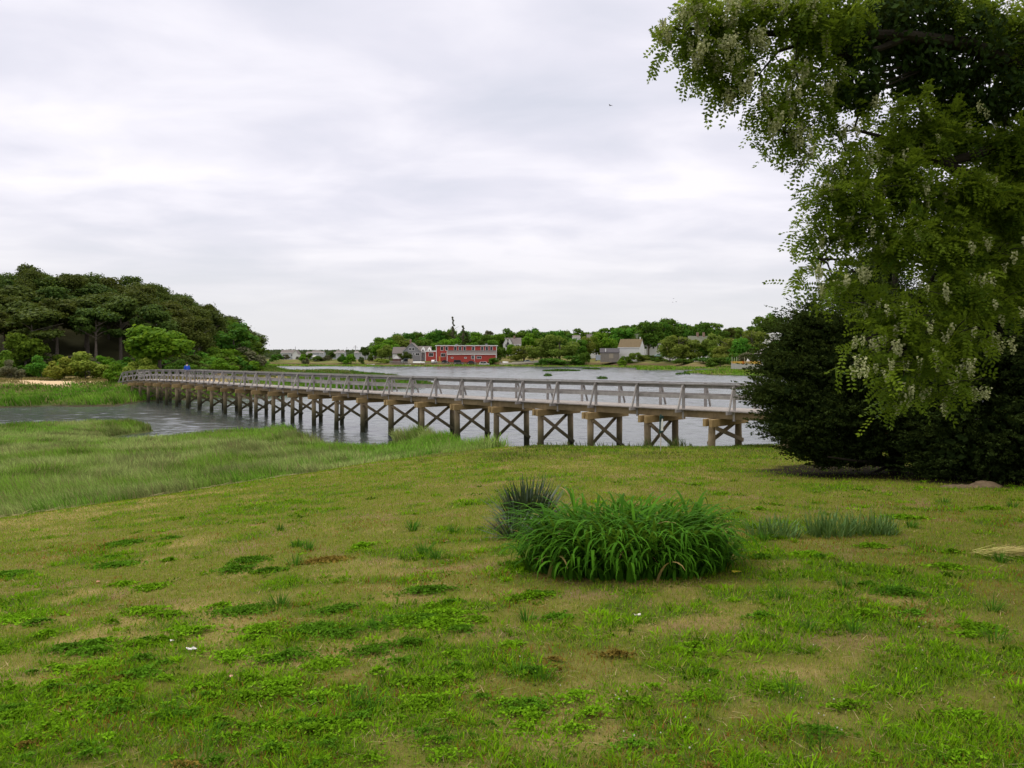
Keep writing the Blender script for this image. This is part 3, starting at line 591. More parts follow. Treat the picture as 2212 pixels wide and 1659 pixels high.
build_bridge()

# ------------------------------------------------------------------ person on the bridge
def skin_body(name, joints, edges, mat, parent=None, sub=2):
    me = bpy.data.meshes.new(name); me.from_pydata([j[:3] for j in joints], edges, []); ob = link(name, me, None)
    md = ob.modifiers.new('s', 'SKIN'); 
    for i, j in enumerate(joints):
        sv = me.skin_vertices[0].data[i]; sv.radius = (j[3], j[4] if len(j) > 4 else j[3]); sv.use_root = (i == 0)
    md.use_smooth_shade = True; m2 = ob.modifiers.new('d', 'SUBSURF'); m2.levels = sub; m2.render_levels = sub
    dg = bpy.context.evaluated_depsgraph_get(); nm = bpy.data.meshes.new_from_object(ob.evaluated_get(dg)); nm.name = name
    bpy.data.objects.remove(ob); nm.materials.clear(); nm.materials.append(mat)
    for p in nm.polygons: p.use_smooth = True
    return link(name, nm, parent)
def build_person():
    s = 26.02; p = br(s, .80, .0); a = math.atan2(*reversed(tuple(btan(s)[:2]))); root = empty('person', p, a - math.pi / 2)
    tag(root, 'person in a bright blue jacket walking away along the far part of the footbridge', 'person')
    sk = surf('skin', (.50, .32, .24), .08, 8, .6); 
    J = [(0, 0, .93, .13, .11), (0, .01, 1.12, .13, .10), (0, .02, 1.34, .15, .10), (0, .02, 1.47, .06, .06), (0, .045, 1.54, .055, .06), (0, .06, 1.62, .072, .088), (0, .06, 1.70, .045, .06),
         (.17, .01, 1.40, .055), (.23, -.01, 1.13, .045), (.21, .09, .93, .035), (.205, .12, .85, .022, .04), (-.17, .01, 1.40, .055), (-.23, .03, 1.13, .045), (-.20, .14, .95, .035), (-.195, .17, .88, .022, .04),
         (.10, .0, .86, .085), (.11, .10, .49, .058), (.11, .03, .09, .042), (.115, .13, .04, .035, .03), (-.10, .0, .86, .085), (-.11, -.02, .48, .058), (-.11, -.26, .16, .042), (-.115, -.18, .06, .035, .03)]
    E_ = [(0, 1), (1, 2), (2, 3), (3, 4), (4, 5), (5, 6), (2, 7), (7, 8), (8, 9), (9, 10), (2, 11), (11, 12), (12, 13), (13, 14), (0, 15), (15, 16), (16, 17), (17, 18), (0, 19), (19, 20), (20, 21), (21, 22)]
    body = skin_body('body', J, E_, sk, root)
    for sx_ in (-1, 1):
        h = Vector((.205 if sx_ > 0 else -.195, .12 if sx_ > 0 else .17, .85 if sx_ > 0 else .88)); mb = MB()
        for f_ in range(4): mb.tube([h + Vector((0, -.025 + .018 * f_, -.02)), h + Vector((-.004 * sx_, -.025 + .02 * f_, -.06)), h + Vector((-.018 * sx_, -.02 + .02 * f_, -.085 - .006 * (f_ in (1, 2))))], [.009, .008, .006], 6)
        mb.tube([h + Vector((-.01 * sx_, .03, .0)), h + Vector((-.02 * sx_, .05, -.03))], [.01, .007], 6); mb.build('hand', sk, body, smooth=True)
    blue = surf('blue_cloth', (.02, .085, .52), .2, 5, .8)
    skin_body('jacket', [(0, 0, .90, .175, .145), (0, .01, 1.12, .17, .14), (0, .02, 1.36, .175, .13), (0, .02, 1.45, .085, .085), (.185, .01, 1.395, .078), (.245, -.01, 1.13, .065), (.22, .085, .95, .052), (-.185, .01, 1.395, .078), (-.245, .03, 1.13, .065), (-.21, .135, .965, .052)],
              [(0, 1), (1, 2), (2, 3), (2, 4), (4, 5), (5, 6), (2, 7), (7, 8), (8, 9)], blue, root)
    skin_body('trousers', [(0, 0, .93, .15, .13), (.10, 0, .85, .10), (.11, .10, .49, .078), (.11, .035, .12, .062), (-.10, 0, .85, .10), (-.11, -.02, .48, .078), (-.11, -.25, .19, .062)], [(0, 1), (1, 2), (2, 3), (0, 4), (4, 5), (5, 6)], surf('khaki_cloth', (.30, .27, .22), .15, 5), root)
    MB().ball((0, .045, 1.665), .098, 12, 8, (.92, 1.08, 1.0)).build('hair', surf('dark_hair', (.02, .014, .01), .2), root, smooth=True)
    MB().tube([(0, .03, 1.475), (0, .04, 1.525)], [.075, .066], 12).build('collar', surf('white_collar', (.75, .73, .76), .05), root, smooth=True)
    for x_, y_, z_ in ((.115, .10, .035), (-.115, -.19, .06)): MB().ball((x_, y_, z_), .055, 10, 6, (.85, 2.3, .8)).build('shoe', surf('dark_shoe', (.03, .03, .035), .1), root, smooth=True)
build_person()

# ------------------------------------------------------------------ small things on the lawn
def lawn_things():
    q = hit(1427, 970); q = Vector(((1427 - CX) / F * 28.5, 28.5, 0)); q.z = gz(q.x, q.y)
    top = EYE - (897 - HY) / F * 28.5
    root = empty('garden_stake', q); tag(root, 'thin pale stake holding a dark green bracket with a white panel, before the footbridge', 'stake')
    H_ = top - q.z; lean = .04
    MB().tube([(0, 0, -.15), (lean * .3, 0, .5), (-.02, 0, H_ - .62)], [.014, .014, .013], 8).build('pole', wood('stake_wood', (.34, .29, .22), (.52, .46, .36)), root)
    g = surf('dark_green_metal', (.012, .045, .038), .15, 6, .5)
    mb = MB(); z1 = H_; mb.beam((-.03, 0, z1 - .66), (-.01, 0, z1 - .05), .06, .045, up=Vector((1, 0, 0))); mb.beam((-.05, 0, z1 - .62), (.085, 0, z1 - .575), .055, .05); mb.beam((-.04, 0, z1 - .11), (.10, 0, z1 - .05), .055, .09); mb.tube([(.0, 0, z1 - .06), (.01, 0, z1 + .03)], [.04, .025], 8)
    mb.build('bracket', g, root, bevel=.006)
    MB().add([(-.005, -.012, z1 - .57), (.09, -.012, z1 - .56), (.085, -.012, z1 - .13), (.04, -.012, z1 - .13), (-.005, .012, z1 - .57), (.09, .012, z1 - .56), (.085, .012, z1 - .13), (.04, .012, z1 - .13)], [(0, 1, 2, 3), (7, 6, 5, 4), (0, 4, 5, 1), (1, 5, 6, 2), (2, 6, 7, 3), (3, 7, 4, 0)]).build('white_panel', surf('white_plastic', (.78, .78, .76), .04), root)
    q = hit(2129, 1050); rs = random.Random(4); mb = MB(); mb.ball((q.x, q.y, q.z - .06), .32, 28, 14, (1.0, .9, .5), .08, rs); mb.ball((q.x - .5, q.y - .1, q.z - .05), .34, 22, 12, (1.5, .8, .28), .08, rs)
    tag(mb.build('earth_mound', surf('dry_earth', (.15, .11, .07), .3, 9, .95, .1, .9), smooth=True), 'low mound of dry bare earth on the lawn before the dark cedar', 'earth mound')
    q = hit(2172, 1203); n = 130; x = q.x + rng.normal(0, .17, n); y = q.y + rng.normal(0, .07, n); z = ground(x, y) + .03 + rng.random(n) * .05
    V, Fc, m = blades(np.stack([x, y, z], 1), rng.uniform(.15, .38, n), np.full(n, .012), rng.normal(-.25, .35, n), rng.uniform(1.35, 1.7, n), rng.uniform(-.1, .2, n), 3, .3)
    tag(npmesh('straw_heap', V, Fc, leafmat('pale_straw', (.40, .30, .13), (.55, .52, .18), .2, 0), rnd=np.repeat(rng.random(n), m)), 'small heap of pale yellow cut stalks at the right edge of the lawn', 'cut stalks')
    def scrap(q, sx_, sy, c, name, lab, cat):
        r_ = random.Random(int(q.x * 100)); vs = []; n_ = 9
        for i in range(n_):
            t = 6.283 * i / n_; k = r_.uniform(.7, 1.15); vs.append((q.x + math.cos(t) * sx_ * k, q.y + math.sin(t) * sy * k, q.z + .028 + r_.uniform(-.006, .01)))
        mb = MB(); b = vs + [(a, b_, c_ - .003) for a, b_, c_ in vs]; mb.add(b, [tuple(range(n_)), tuple(range(2 * n_ - 1, n_ - 1, -1))] + [(i, n_ + i, n_ + (i + 1) % n_, (i + 1) % n_) for i in range(n_)])
        tag(mb.build(name, surf(name + '_' + str(int(q.y * 10)), c, .1)), lab, cat)
    scrap(hit(414, 1408), .042, .018, (.75, .72, .74), 'paper_scrap', 'white scrap of paper on a bare patch in the near lawn, left', 'paper scrap')
    scrap(hit(372, 1390), .018, .012, (.70, .66, .62), 'paper_scrap', 'tiny pale scrap just behind the white paper on the lawn', 'paper scrap')
    scrap(hit(1590, 1242), .05, .02, (.55, .45, .03), 'fallen_leaf', 'yellow fallen leaf on the lawn right of the daylilies', 'leaf')
    scrap(hit(499, 1467), .013, .018, (.65, .35, .28), 'fallen_petal', 'small pink petal in the grass at lower left', 'petal')
    scrap(hit(212, 1260), .022, .015, (.62, .30, .22), 'fallen_petal', 'reddish petal on the lawn at far left', 'petal')
    scrap(hit(1378, 1336), .03, .012, (.58, .55, .50), 'fallen_leaf', 'dry pale curled leaf on the lawn in front of the daylilies', 'leaf')
lawn_things()

# ------------------------------------------------------------------ planted clumps
def strap_clump(name, cx, cy, rx, ry, n, Lm, wd, mat, label, cat, lean=(.05, .5), curve=(1.2, 2.6), rand=.6, segs=7, tip=.08, spread=1.0, skew=None, jh=.25, pw=1.0, skirt=0.0):
    a = rng.uniform(0, 6.283, n); q = np.sqrt(rng.random(n)); sk = (rng.random(n) < skirt); q = np.where(sk, rng.uniform(.95, 1.22, n), q); x = cx + np.cos(a) * rx * q; y = cy + np.sin(a) * ry * q; z = ground(x, y)
    out_ = np.arctan2(np.sin(a) * ry * q, np.cos(a) * rx * q) + rng.normal(0, rand, n) + (rng.random(n) < .25) * rng.uniform(-3, 3, n)
    ln = Lm * rng.uniform(1 - jh, 1 + jh, n) * (1.0 - .18 * np.minimum(q, 1) ** 3) * np.where(sk, .66, 1.0)
    if skew is not None: ln = ln * skew(x, y)
    le = lean[0] + (lean[1] - lean[0]) * q * rng.uniform(.4, 1.2, n) * spread; cu = rng.uniform(*curve, n)
    V, Fc, m = blades(np.stack([x, y, z - .01], 1), ln, wd * rng.uniform(.7, 1.25, n), out_, le, cu, segs, tip, taper=3.0, pw=pw)
    o = npmesh(name, V, Fc, mat, rnd=np.repeat(np.clip(rng.normal(.5, .25, n), 0, 1), m)); tag(o, label, cat); return o
def planted():
    lily = leafmat('daylily_leaf', (.022, .082, .006), (.085, .235, .014), .26, 0, .02, .6, end=(.34, .25, .10))
    strap_clump('daylily_clump', 1.18, 8.12, .86, .66, 1850, .90, .036, lily, 'large mound of arching green daylily leaves in the middle of the lawn', 'daylily', lean=(.02, .34), curve=(1.7, 3.4), rand=.75, pw=2.0, jh=.42, skirt=.24, segs=9, skew=lambda x, y: .92 + .10 * np.sin(x * 3.1 + 1) + .05 * np.cos(y * 6))
    yuc = leafmat('yucca_leaf', (.012, .030, .014), (.05, .085, .050), .12, 0, .3, .45)
    p = P(1141, 1124, 10.9); strap_clump('yucca', p.x, p.y, .24, .18, 380, .66, .028, yuc, 'dark blue-green spiky yucca behind the left end of the daylilies', 'yucca', lean=(.0, 1.1), curve=(-.05, .5), rand=.8, segs=3, tip=.03)
    p = P(1112, 1145, 10.0); strap_clump('yucca', p.x, p.y, .12, .09, 110, .46, .022, yuc, 'smaller spiky yucca rosette at the left foot of the dark yucca', 'yucca', lean=(.1, 1.25), curve=(-.05, .4), rand=.5, segs=3, tip=.03)
    iris = leafmat('iris_leaf', (.06, .14, .03), (.15, .25, .08), .2, 0, .08, .5)
    for (a, b, d, rx, ry, n, L_, lb) in ((1672, 1152, 9.8, .34, .22, 150, .26, 'sparse grey-green iris leaves just right of the daylily mound'), (1790, 1146, 9.9, .28, .26, 210, .30, 'upright grey-green iris leaves, middle patch right of the daylilies'), (1880, 1140, 10.0, .34, .24, 220, .27, 'upright grey-green iris leaves, patch farthest right from the daylilies')):
        p = P(a, b, d); strap_clump('iris_patch', p.x, p.y, rx, ry, n, L_, .016, iris, lb, 'irises', lean=(.0, .6), curve=(-.1, 1.0), rand=1.2, segs=4, tip=.05, jh=.4)
planted()

# ------------------------------------------------------------------ trees: makers
BARK = surf('grey_bark', (.13, .11, .09), .35, 6, .9, .1, .8); BARK_D = surf('dark_bark', (.032, .027, .022), .35, 6, .9, .1, .8)
LF_DK = leafmat('leaf_dark_green', (.030, .080, .010), (.095, .20, .022), .30, .05); LF_MD = leafmat('leaf_mid_green', (.045, .115, .012), (.135, .26, .025), .35, .06); LF_LT = leafmat('leaf_willow_green', (.085, .14, .02), (.20, .26, .045), .40, .05)
LF_PINE = leafmat('pine_needle', (.026, .048, .010), (.10, .135, .024), .2, .06); LF_YEL = leafmat('leaf_yellow_green', (.13, .19, .02), (.33, .36, .06), .40, .04); LF_BRI = leafmat('leaf_bright_green', (.05, .14, .010), (.16, .32, .02), .38, .02); LF_GRY = leafmat('leaf_grey_brown', (.075, .075, .045), (.16, .16, .09), .2, .03)
LF_CED = leafmat('cedar_spray', (.012, .024, .006), (.062, .092, .022), .08, 0, .02, .8)
def crown_pts(lobes, n, size, rs, shell=.55, up=.25, aspect=.75, flat=.25, jit=.08):
    """leaf clumps on and inside a set of ellipsoidal lobes (cx, cy, cz, rx, ry, rz)"""
    lb = np.array(lobes); wgt = (lb[:, 3] * lb[:, 4] + lb[:, 3] * lb[:, 5]) ; k = rs.choice(len(lb), n, p=wgt / wgt.sum()); d = rs.normal(size=(n, 3)); d /= np.linalg.norm(d, axis=1, keepdims=True)
    d[:, 2] = np.where((d[:, 2] < -.35) & (rs.random(n) < .6), -d[:, 2], d[:, 2]); r = shell + (1 - shell) * rs.random(n) ** .6 + rs.normal(0, jit, n) + .18 * (rs.random(n) < .08)
    c = lb[k, :3] + d * r[:, None] * lb[k, 3:6]
    nrm = d + rs.normal(0, .55, (n, 3)) + np.array([0, 0, up]); u = np.cross(nrm, rs.normal(size=(n, 3))); w = np.cross(nrm, u); s = size * rs.uniform(.55, 1.35, n)
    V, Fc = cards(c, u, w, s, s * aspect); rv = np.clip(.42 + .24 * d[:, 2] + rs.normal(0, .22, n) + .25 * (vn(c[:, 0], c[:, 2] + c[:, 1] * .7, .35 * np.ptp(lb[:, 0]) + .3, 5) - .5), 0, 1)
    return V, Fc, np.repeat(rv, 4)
def limbs(mb, h, cr, r0, k, rs, fork=.35, top=.85, lean=(0, 0)):
    pts = [(0, 0, -.6), (lean[0] * .2, lean[1] * .2, h * .2), (lean[0] * .6, lean[1] * .6, h * .5), (lean[0], lean[1], h * top)]
    mb.tube(pts, [r0 * 1.25, r0, r0 * .6, r0 * .15], 7)
    for i in range(k):
        t = fork + (top - fork - .1) * (i + rs.random()) / k; a = rs.uniform(0, 6.28); z = h * t; ex = cr * rs.uniform(.55, .9); b = np.array([np.interp(t, [0, .2, .5, top], [0, lean[0] * .2, lean[0] * .6, lean[0]]), np.interp(t, [0, .2, .5, top], [0, lean[1] * .2, lean[1] * .6, lean[1]])])
        p0 = (b[0], b[1], z); p1 = (b[0] + math.cos(a) * ex * .5, b[1] + math.sin(a) * ex * .5, z + h * .08); p2 = (b[0] + math.cos(a) * ex, b[1] + math.sin(a) * ex, z + h * rs.uniform(.08, .2)); mb.tube([p0, p1, p2], [r0 * .45, r0 * .28, r0 * .08], 5)
def make_tree(kind, seed, mat, name='tree', n=2600):
    """prototype with crown and trunk; total height 10, crown radius about 4"""
    rs = np.random.default_rng(seed); lob = []
    if kind == 'round':
        for i in range(26):
            d = rs.normal(size=3); d /= np.linalg.norm(d); r = rs.uniform(.9, 1.75); k = rs.uniform(.45, .95); z = 5.8 + d[2] * 3.3 * k
            lob.append((d[0] * 3.5 * k * (1.05 - .25 * abs(d[2])), d[1] * 3.5 * k, max(z, 1.9), r, r, r * .8))
        sz, tr, fk = .62, .26, .25
    elif kind == 'wide':
        for i in range(30):
            a = rs.uniform(0, 6.28); q = math.sqrt(rs.random()); z = 1.5 + 7.2 * rs.random() * math.sqrt(1 - .75 * q * q); r = rs.uniform(.9, 1.6); lob.append((math.cos(a) * 4.2 * q, math.sin(a) * 4.2 * q, z, r * 1.15, r * 1.15, r * .75))
        sz, tr, fk = .58, .26, .2
    elif kind == 'airy':
        for i in range(20):
            a = rs.uniform(0, 6.28); q = math.sqrt(rs.random()); z = 4.2 + 5.2 * rs.random() * (1 - .5 * q); r = rs.uniform(.5, 1.05); lob.append((math.cos(a) * 3.1 * q, math.sin(a) * 3.1 * q, z, r * 1.2, r * 1.2, r * .7))
        sz, tr, fk = .42, .22, .35
    elif kind == 'pine':
        ca = rs.uniform(.85, 1.2)
        for i in range(16):
            t = rs.random() ** .8; z = 3.6 + 5.6 * t; q = (1.05 - .70 * t ** 2) * math.sqrt(rs.random()); a = rs.uniform(0, 6.28); r = rs.uniform(.9, 2.1) * (1.1 - .35 * t); lob.append((math.cos(a) * 2.8 * q * ca, math.sin(a) * 2.8 * q * ca, z, r, r, r * .78))
        sz, tr, fk = .36, .17, .35
    elif kind == 'tallpine':
        for i in range(13):
            t = rs.random() ** .8; z = 5.6 + 3.7 * t; q = (1.05 - .6 * t ** 2) * math.sqrt(rs.random()); a = rs.uniform(0, 6.28); r = rs.uniform(.8, 1.6); lob.append((math.cos(a) * 2.6 * q, math.sin(a) * 2.6 * q, z, r, r, r * .6))
        sz, tr, fk = .40, .20, .45
    elif kind == 'spire':
        for i in range(22):
            t = i / 21; z = 1.5 + 8.2 * t; q = .95 * (1 - t * .75) * rs.random(); a = rs.uniform(0, 6.28); r = rs.uniform(.35, .7) * (1 - .45 * t); lob.append((math.cos(a) * q, math.sin(a) * q, z, r, r, r * .7))
        sz, tr, fk = .36, .14, .2
    elif kind == 'bush':
        for i in range(20):
            a = rs.uniform(0, 6.28); q = math.sqrt(rs.random()); z = 1.6 + 6.2 * rs.random() * math.sqrt(max(.1, 1 - q * q)); r = rs.uniform(1.1, 2.0); lob.append((math.cos(a) * 5.0 * q, math.sin(a) * 5.0 * q, z, r, r, r * .85))
        sz, tr, fk = .72, .15, .1
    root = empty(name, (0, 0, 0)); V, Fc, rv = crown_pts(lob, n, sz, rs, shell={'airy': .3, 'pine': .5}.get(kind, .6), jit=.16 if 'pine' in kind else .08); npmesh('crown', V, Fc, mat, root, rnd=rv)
    mb = MB(); limbs(mb, 9.2 if kind != 'bush' else 6, 3.2, tr, 8 if kind != 'bush' else 5, rs, fk); mb.build('trunk', BARK, root, recalc=False)
    return root
PROTO = {}
def tree(kind, mat, seed, loc, h, w, label, cat='tree', group=None, rot=None, name='tree', n=2600):
    """h height and w crown width in metres; copies share their source's meshes"""
    key = (kind, mat.name, seed, n); pw = {'round': 8.6, 'wide': 10, 'airy': 7.6, 'pine': 7.4, 'tallpine': 7.0, 'spire': 2.9, 'bush': 12}[kind]
    if key not in PROTO: PROTO[key] = o = make_tree(kind, seed, mat, name, n); o['used'] = 0
    else:
        src = PROTO[key]; o = copy_tree(src); o.name = name
    if 'used' in o.keys(): del o['used']
    o.location = loc; ph = 10.0 if kind != 'bush' else 9.6; o.scale = (w / pw, w / pw * rngp.uniform(.9, 1.1), h / ph); o.rotation_euler = (0, 0, rngp.uniform(0, 6.28) if rot is None else rot)
    for k_ in ('label', 'category', 'group'):
        if k_ in o.keys(): del o[k_]
    tag(o, label, cat, group); return o
rngp = random.Random(11)

# ------------------------------------------------------------------ wooded hill on the left
def hill_trees():
    g = 'pines of the wooded hill'; lab = 'dark pitch pine in the wood covering the hill on the left'
    pts = []; y = 106.0
    rs = random.Random(5)
    while y < 192:
        x = -150.0
        while x < -52:
            px_, py_ = x + rs.uniform(-1.9, 1.9), y + rs.uniform(-1.9, 1.9); c = px_ / py_ * F + CX
            if -70 < c < 548:
                r = ground(np.array([px_]), np.array([py_]), True); hl, bn = float(r[6][0]), float(r[2][0])
                if hl > .9 and bn > 7 and rs.random() < .93: pts.append((px_, py_, float(r[0][0]), hl, c))
            x += 5.7
        y += 5.3
    for i, (a, b, z, hl, c) in enumerate(pts):
        h = rs.uniform(7.6, 10.0) - 1.4 * float(ss(380, 560, c)); w = rs.uniform(7.4, 10.4)
        if c > 470 and rs.random() < .55: tree('round', LF_DK, 1 + i % 2, (a, b, z - .2), h, w, 'dark leafy tree on the right shoulder of the wooded hill', group='leafy trees on the hill shoulder')
        else:
            front = b < 134 and c < 345; k_ = rs.random(); h *= (.9 if k_ < .25 else 1.0)
            tree('tallpine' if front else 'pine', LF_PINE, 1 + i % (4 if front else 7), (a, b, z - .2), h * (1.12 if front else 1), w * (1.15 if k_ < .3 else .9), lab, 'pine', g, name='pine_tree', n=4200)
    print('hill trees', len(pts))
    # right end of the hill, falling to the water
    for a, yt, yb, d, w, kd, mt in ((500, 690, 800, 186, 9, 'round', LF_DK), (522, 712, 800, 190, 8, 'round', LF_DK), (540, 736, 800, 196, 6, 'pine', LF_PINE), (552, 754, 800, 200, 5, 'pine', LF_PINE), (478, 676, 800, 188, 10, 'round', LF_MD), (455, 664, 800, 180, 9, 'airy', LF_PINE)):
        p = P(a, yb, d); z = gz(p.x, p.y); tree(kd, mt, 3, (p.x, p.y, z - .3), P(a, yt, d).z - z, w, 'tree at the right-hand end of the wooded hill near the water', group='trees at the right end of the hill', n=4200 if kd == 'pine' else 2600)
    # understorey in front: each with its own look
    U = [(345, 692, 802, 104, 150, 'round', LF_BRI, 'large bright green tree in front of the dark pines above the bridge', 'bright_tree', 5200),
         (55, 710, 800, 112, 95, 'round', LF_MD, 'light green young tree before the pines at the far left', 'young_tree', 4200),
         (-15, 735, 822, 106, 90, 'bush', LF_MD, 'green shrub at the far left edge of the sandy bank', 'shrub', 3600), (25, 770, 826, 101, 60, 'bush', LF_GRY, 'low brownish shrub by the sandy track at far left', 'shrub', 2600),
         (185, 752, 822, 103, 115, 'bush', LF_YEL, 'tall yellow-green shrub, centre of the thicket left of the bridge end', 'shrub', 5200),
         (130, 764, 827, 100.5, 75, 'bush', LF_YEL, 'yellow flowering shrub in front of the thicket, nearest the sand', 'shrub', 4200),
         (90, 760, 822, 104, 70, 'bush', LF_MD, 'mid green shrub behind the yellow flowering one', 'shrub', 3000), (255, 778, 820, 100, 80, 'bush', LF_BRI, 'low dark green shrub beside the far end of the footbridge', 'shrub', 3000),
         (312, 766, 812, 101, 85, 'bush', LF_YEL, 'pale olive shrub directly behind the far end of the bridge rail', 'shrub', 4200), (425, 782, 818, 112, 75, 'bush', LF_MD, 'green shrub right of the person in blue, behind the rail', 'shrub', 3000),
         (480, 768, 812, 128, 70, 'bush', LF_BRI, 'bright shrub below the right shoulder of the hill', 'shrub', 3000), (525, 776, 806, 160, 60, 'bush', LF_BRI, 'bright green shrub near the right foot of the hill', 'shrub', 3000), (562, 780, 803, 195, 50, 'bush', LF_BRI, 'last low green shrub where the hill meets the water', 'shrub', 2600), (548, 772, 800, 205, 70, 'bush', LF_MD, 'green shrub on the low slope left of the hill tip', 'shrub', 2600), (576, 782, 801, 215, 52, 'bush', LF_BRI, 'bright low bush between the hill foot and the small yellowish bush', 'shrub', 2600), (598, 790, 801, 232, 34, 'bush', LF_YEL, 'small yellowish bush at the tip of the hill shore', 'shrub', 1800),
         (385, 770, 812, 118, 60, 'bush', LF_DK, 'dark bush behind the person in blue', 'shrub', 3000)]
    for a, yt, yb, d, wpx, kd, mt, lb, nm, n in U:
        p = P(a, yb, d); z = gz(p.x, p.y); tree(kd, mt, 31, (p.x, p.y, z - .2), max(1.2, P(a, yt, d).z - z), wpx * d / F, lb, 'shrub' if nm == 'shrub' else 'tree', 'shrubs at the foot of the hill' if nm == 'shrub' else None, name=nm, n=n)
hill_trees()
def thicket():
    rs = random.Random(77); mats = [LF_MD, LF_DK, LF_BRI, LF_PINE, LF_MD, LF_GRY]
    for i in range(64):
        a = -60 + i * 9.6 + rs.uniform(-6, 6); t = (a + 60) / 620; best = None
        for d in np.arange(98, 300, 1.5):                       # first place along this line where the hill begins to rise
            x = (a - CX) / F * d; r = ground(np.array([x]), np.array([d]), True)
            if float(r[2][0]) > 4 and float(r[6][0]) > .25: best = (x, float(d), float(r[0][0])); break
        if best is None: continue
        for k in range(2 if a < 560 else 1):
            dd_ = k * rs.uniform(3, 6); x, y = best[0] * (1 + dd_ / best[1]), best[1] + dd_; s = rs.uniform(1.8, 4.0) * (1 + .25 * k) * (.62 if a < 300 else 1)
            tree('bush', rs.choice(mats), 31 + i % 2, (x, y, gz(x, y) - .2), s, s * rs.uniform(1.5, 2.1), 'green undergrowth shrub in the thicket along the foot of the wooded hill', 'shrub', 'undergrowth along the hill foot', name='shrub', n=2600)
    for i in range(26):                                          # leafy trees clothing the low right end of the hill
        a = rs.uniform(440, 556); d = rs.uniform(165, 262); x = (a - CX) / F * d; r = ground(np.array([x]), np.array([d]), True)
        if float(r[2][0]) < 5: continue
        z = float(r[0][0]); top = P(a, np.interp(a, [455, 500, 530, 560, 590], [676, 712, 738, 776, 790]) + rs.uniform(0, 14), d).z; h = min(10, max(2.0, top - z)); tree('round' if h > 4 else 'bush', rs.choice([LF_DK, LF_MD, LF_DK, LF_PINE]), 1 + i % 2, (x, d, z - .2), h, max(4, h * .95), 'tree at the right-hand end of the wooded hill near the water', 'tree', 'trees at the right end of the hill', name='tree')
thicket()

# ------------------------------------------------------------------ buildings across the water
def shingle(name, c, rows=3.5, var=.2):
    m = newmat(name); t = NT(m); w = t.n('ShaderNodeTexWave'); w.wave_type = 'BANDS'; w.bands_direction = 'Z'; w.inputs['Scale'].default_value = rows; w.inputs['Distortion'].default_value = .4
    t.l(t.coord(), w.inputs['Vector']); n = t.noise(1.5, 5, .7, t.coord((1, 1, 2.5))); f = t.mth('ADD', t.mth('MULTIPLY', w.outputs['Fac'], .25), t.mth('MULTIPLY', n, .8))
    t.bsdf(t.ramp(f, [(.3, tuple(q * (1 - var) for q in c)), (.75, tuple(min(1, q * (1 + var)) for q in c))]), .85, .2, t.bump(w.outputs['Fac'], .4, .02)); return m
RED = shingle('red_boards', (.40, .07, .055), 5, .18); GREYW = shingle('grey_shingle_wall', (.27, .27, .285)); WHITEW = shingle('white_boards', (.66, .66, .66), 5, .06); TRIM = surf('white_trim', (.76, .76, .76), .04)
ROOF_G = shingle('grey_roof', (.17, .15, .145)); ROOF_D = shingle('dark_roof', (.085, .08, .09)); ROOF_B = shingle('brown_mossy_roof', (.155, .118, .068), 3, .35); GLASS = None
def glassmat():
    m = newmat('window_glass'); t = NT(m); t.bsdf((.018, .02, .024), .08, .6); return m
GLASS = glassmat()
def window(parent, c, w, h, nrm='y', bars=0):
    """c centre on the wall face that looks towards -y (or -x / +x); frame with a pane as its sub-part"""
    fr = MB(); t = .16 if w > .9 else .12
    def bx(mb, x, z, sx_, sz, dep, off):
        if nrm == 'y': mb.box((c[0] + x, c[1] - off, c[2] + z), (sx_, dep, sz))
        else: s_ = -1 if nrm == '-x' else 1; mb.box((c[0] + s_ * off, c[1] + x, c[2] + z), (dep, sx_, sz))
    bx(fr, 0, h / 2 - t / 2, w, t, .09, .045); bx(fr, 0, -h / 2 + t / 2, w, t, .09, .045); bx(fr, -w / 2 + t / 2, 0, t, h - 2 * t, .09, .045); bx(fr, w / 2 - t / 2, 0, t, h - 2 * t, .09, .045)
    for b in range(bars): bx(fr, (b + 1) * w / (bars + 1) - w / 2, 0, .08, h - 2 * t, .07, .038)
    f = fr.build('window', TRIM, parent, recalc=False); g = MB(); bx(g, 0, 0, w - 2 * t, h - 2 * t, .02, .012); g.build('pane', GLASS, f, recalc=False); return f
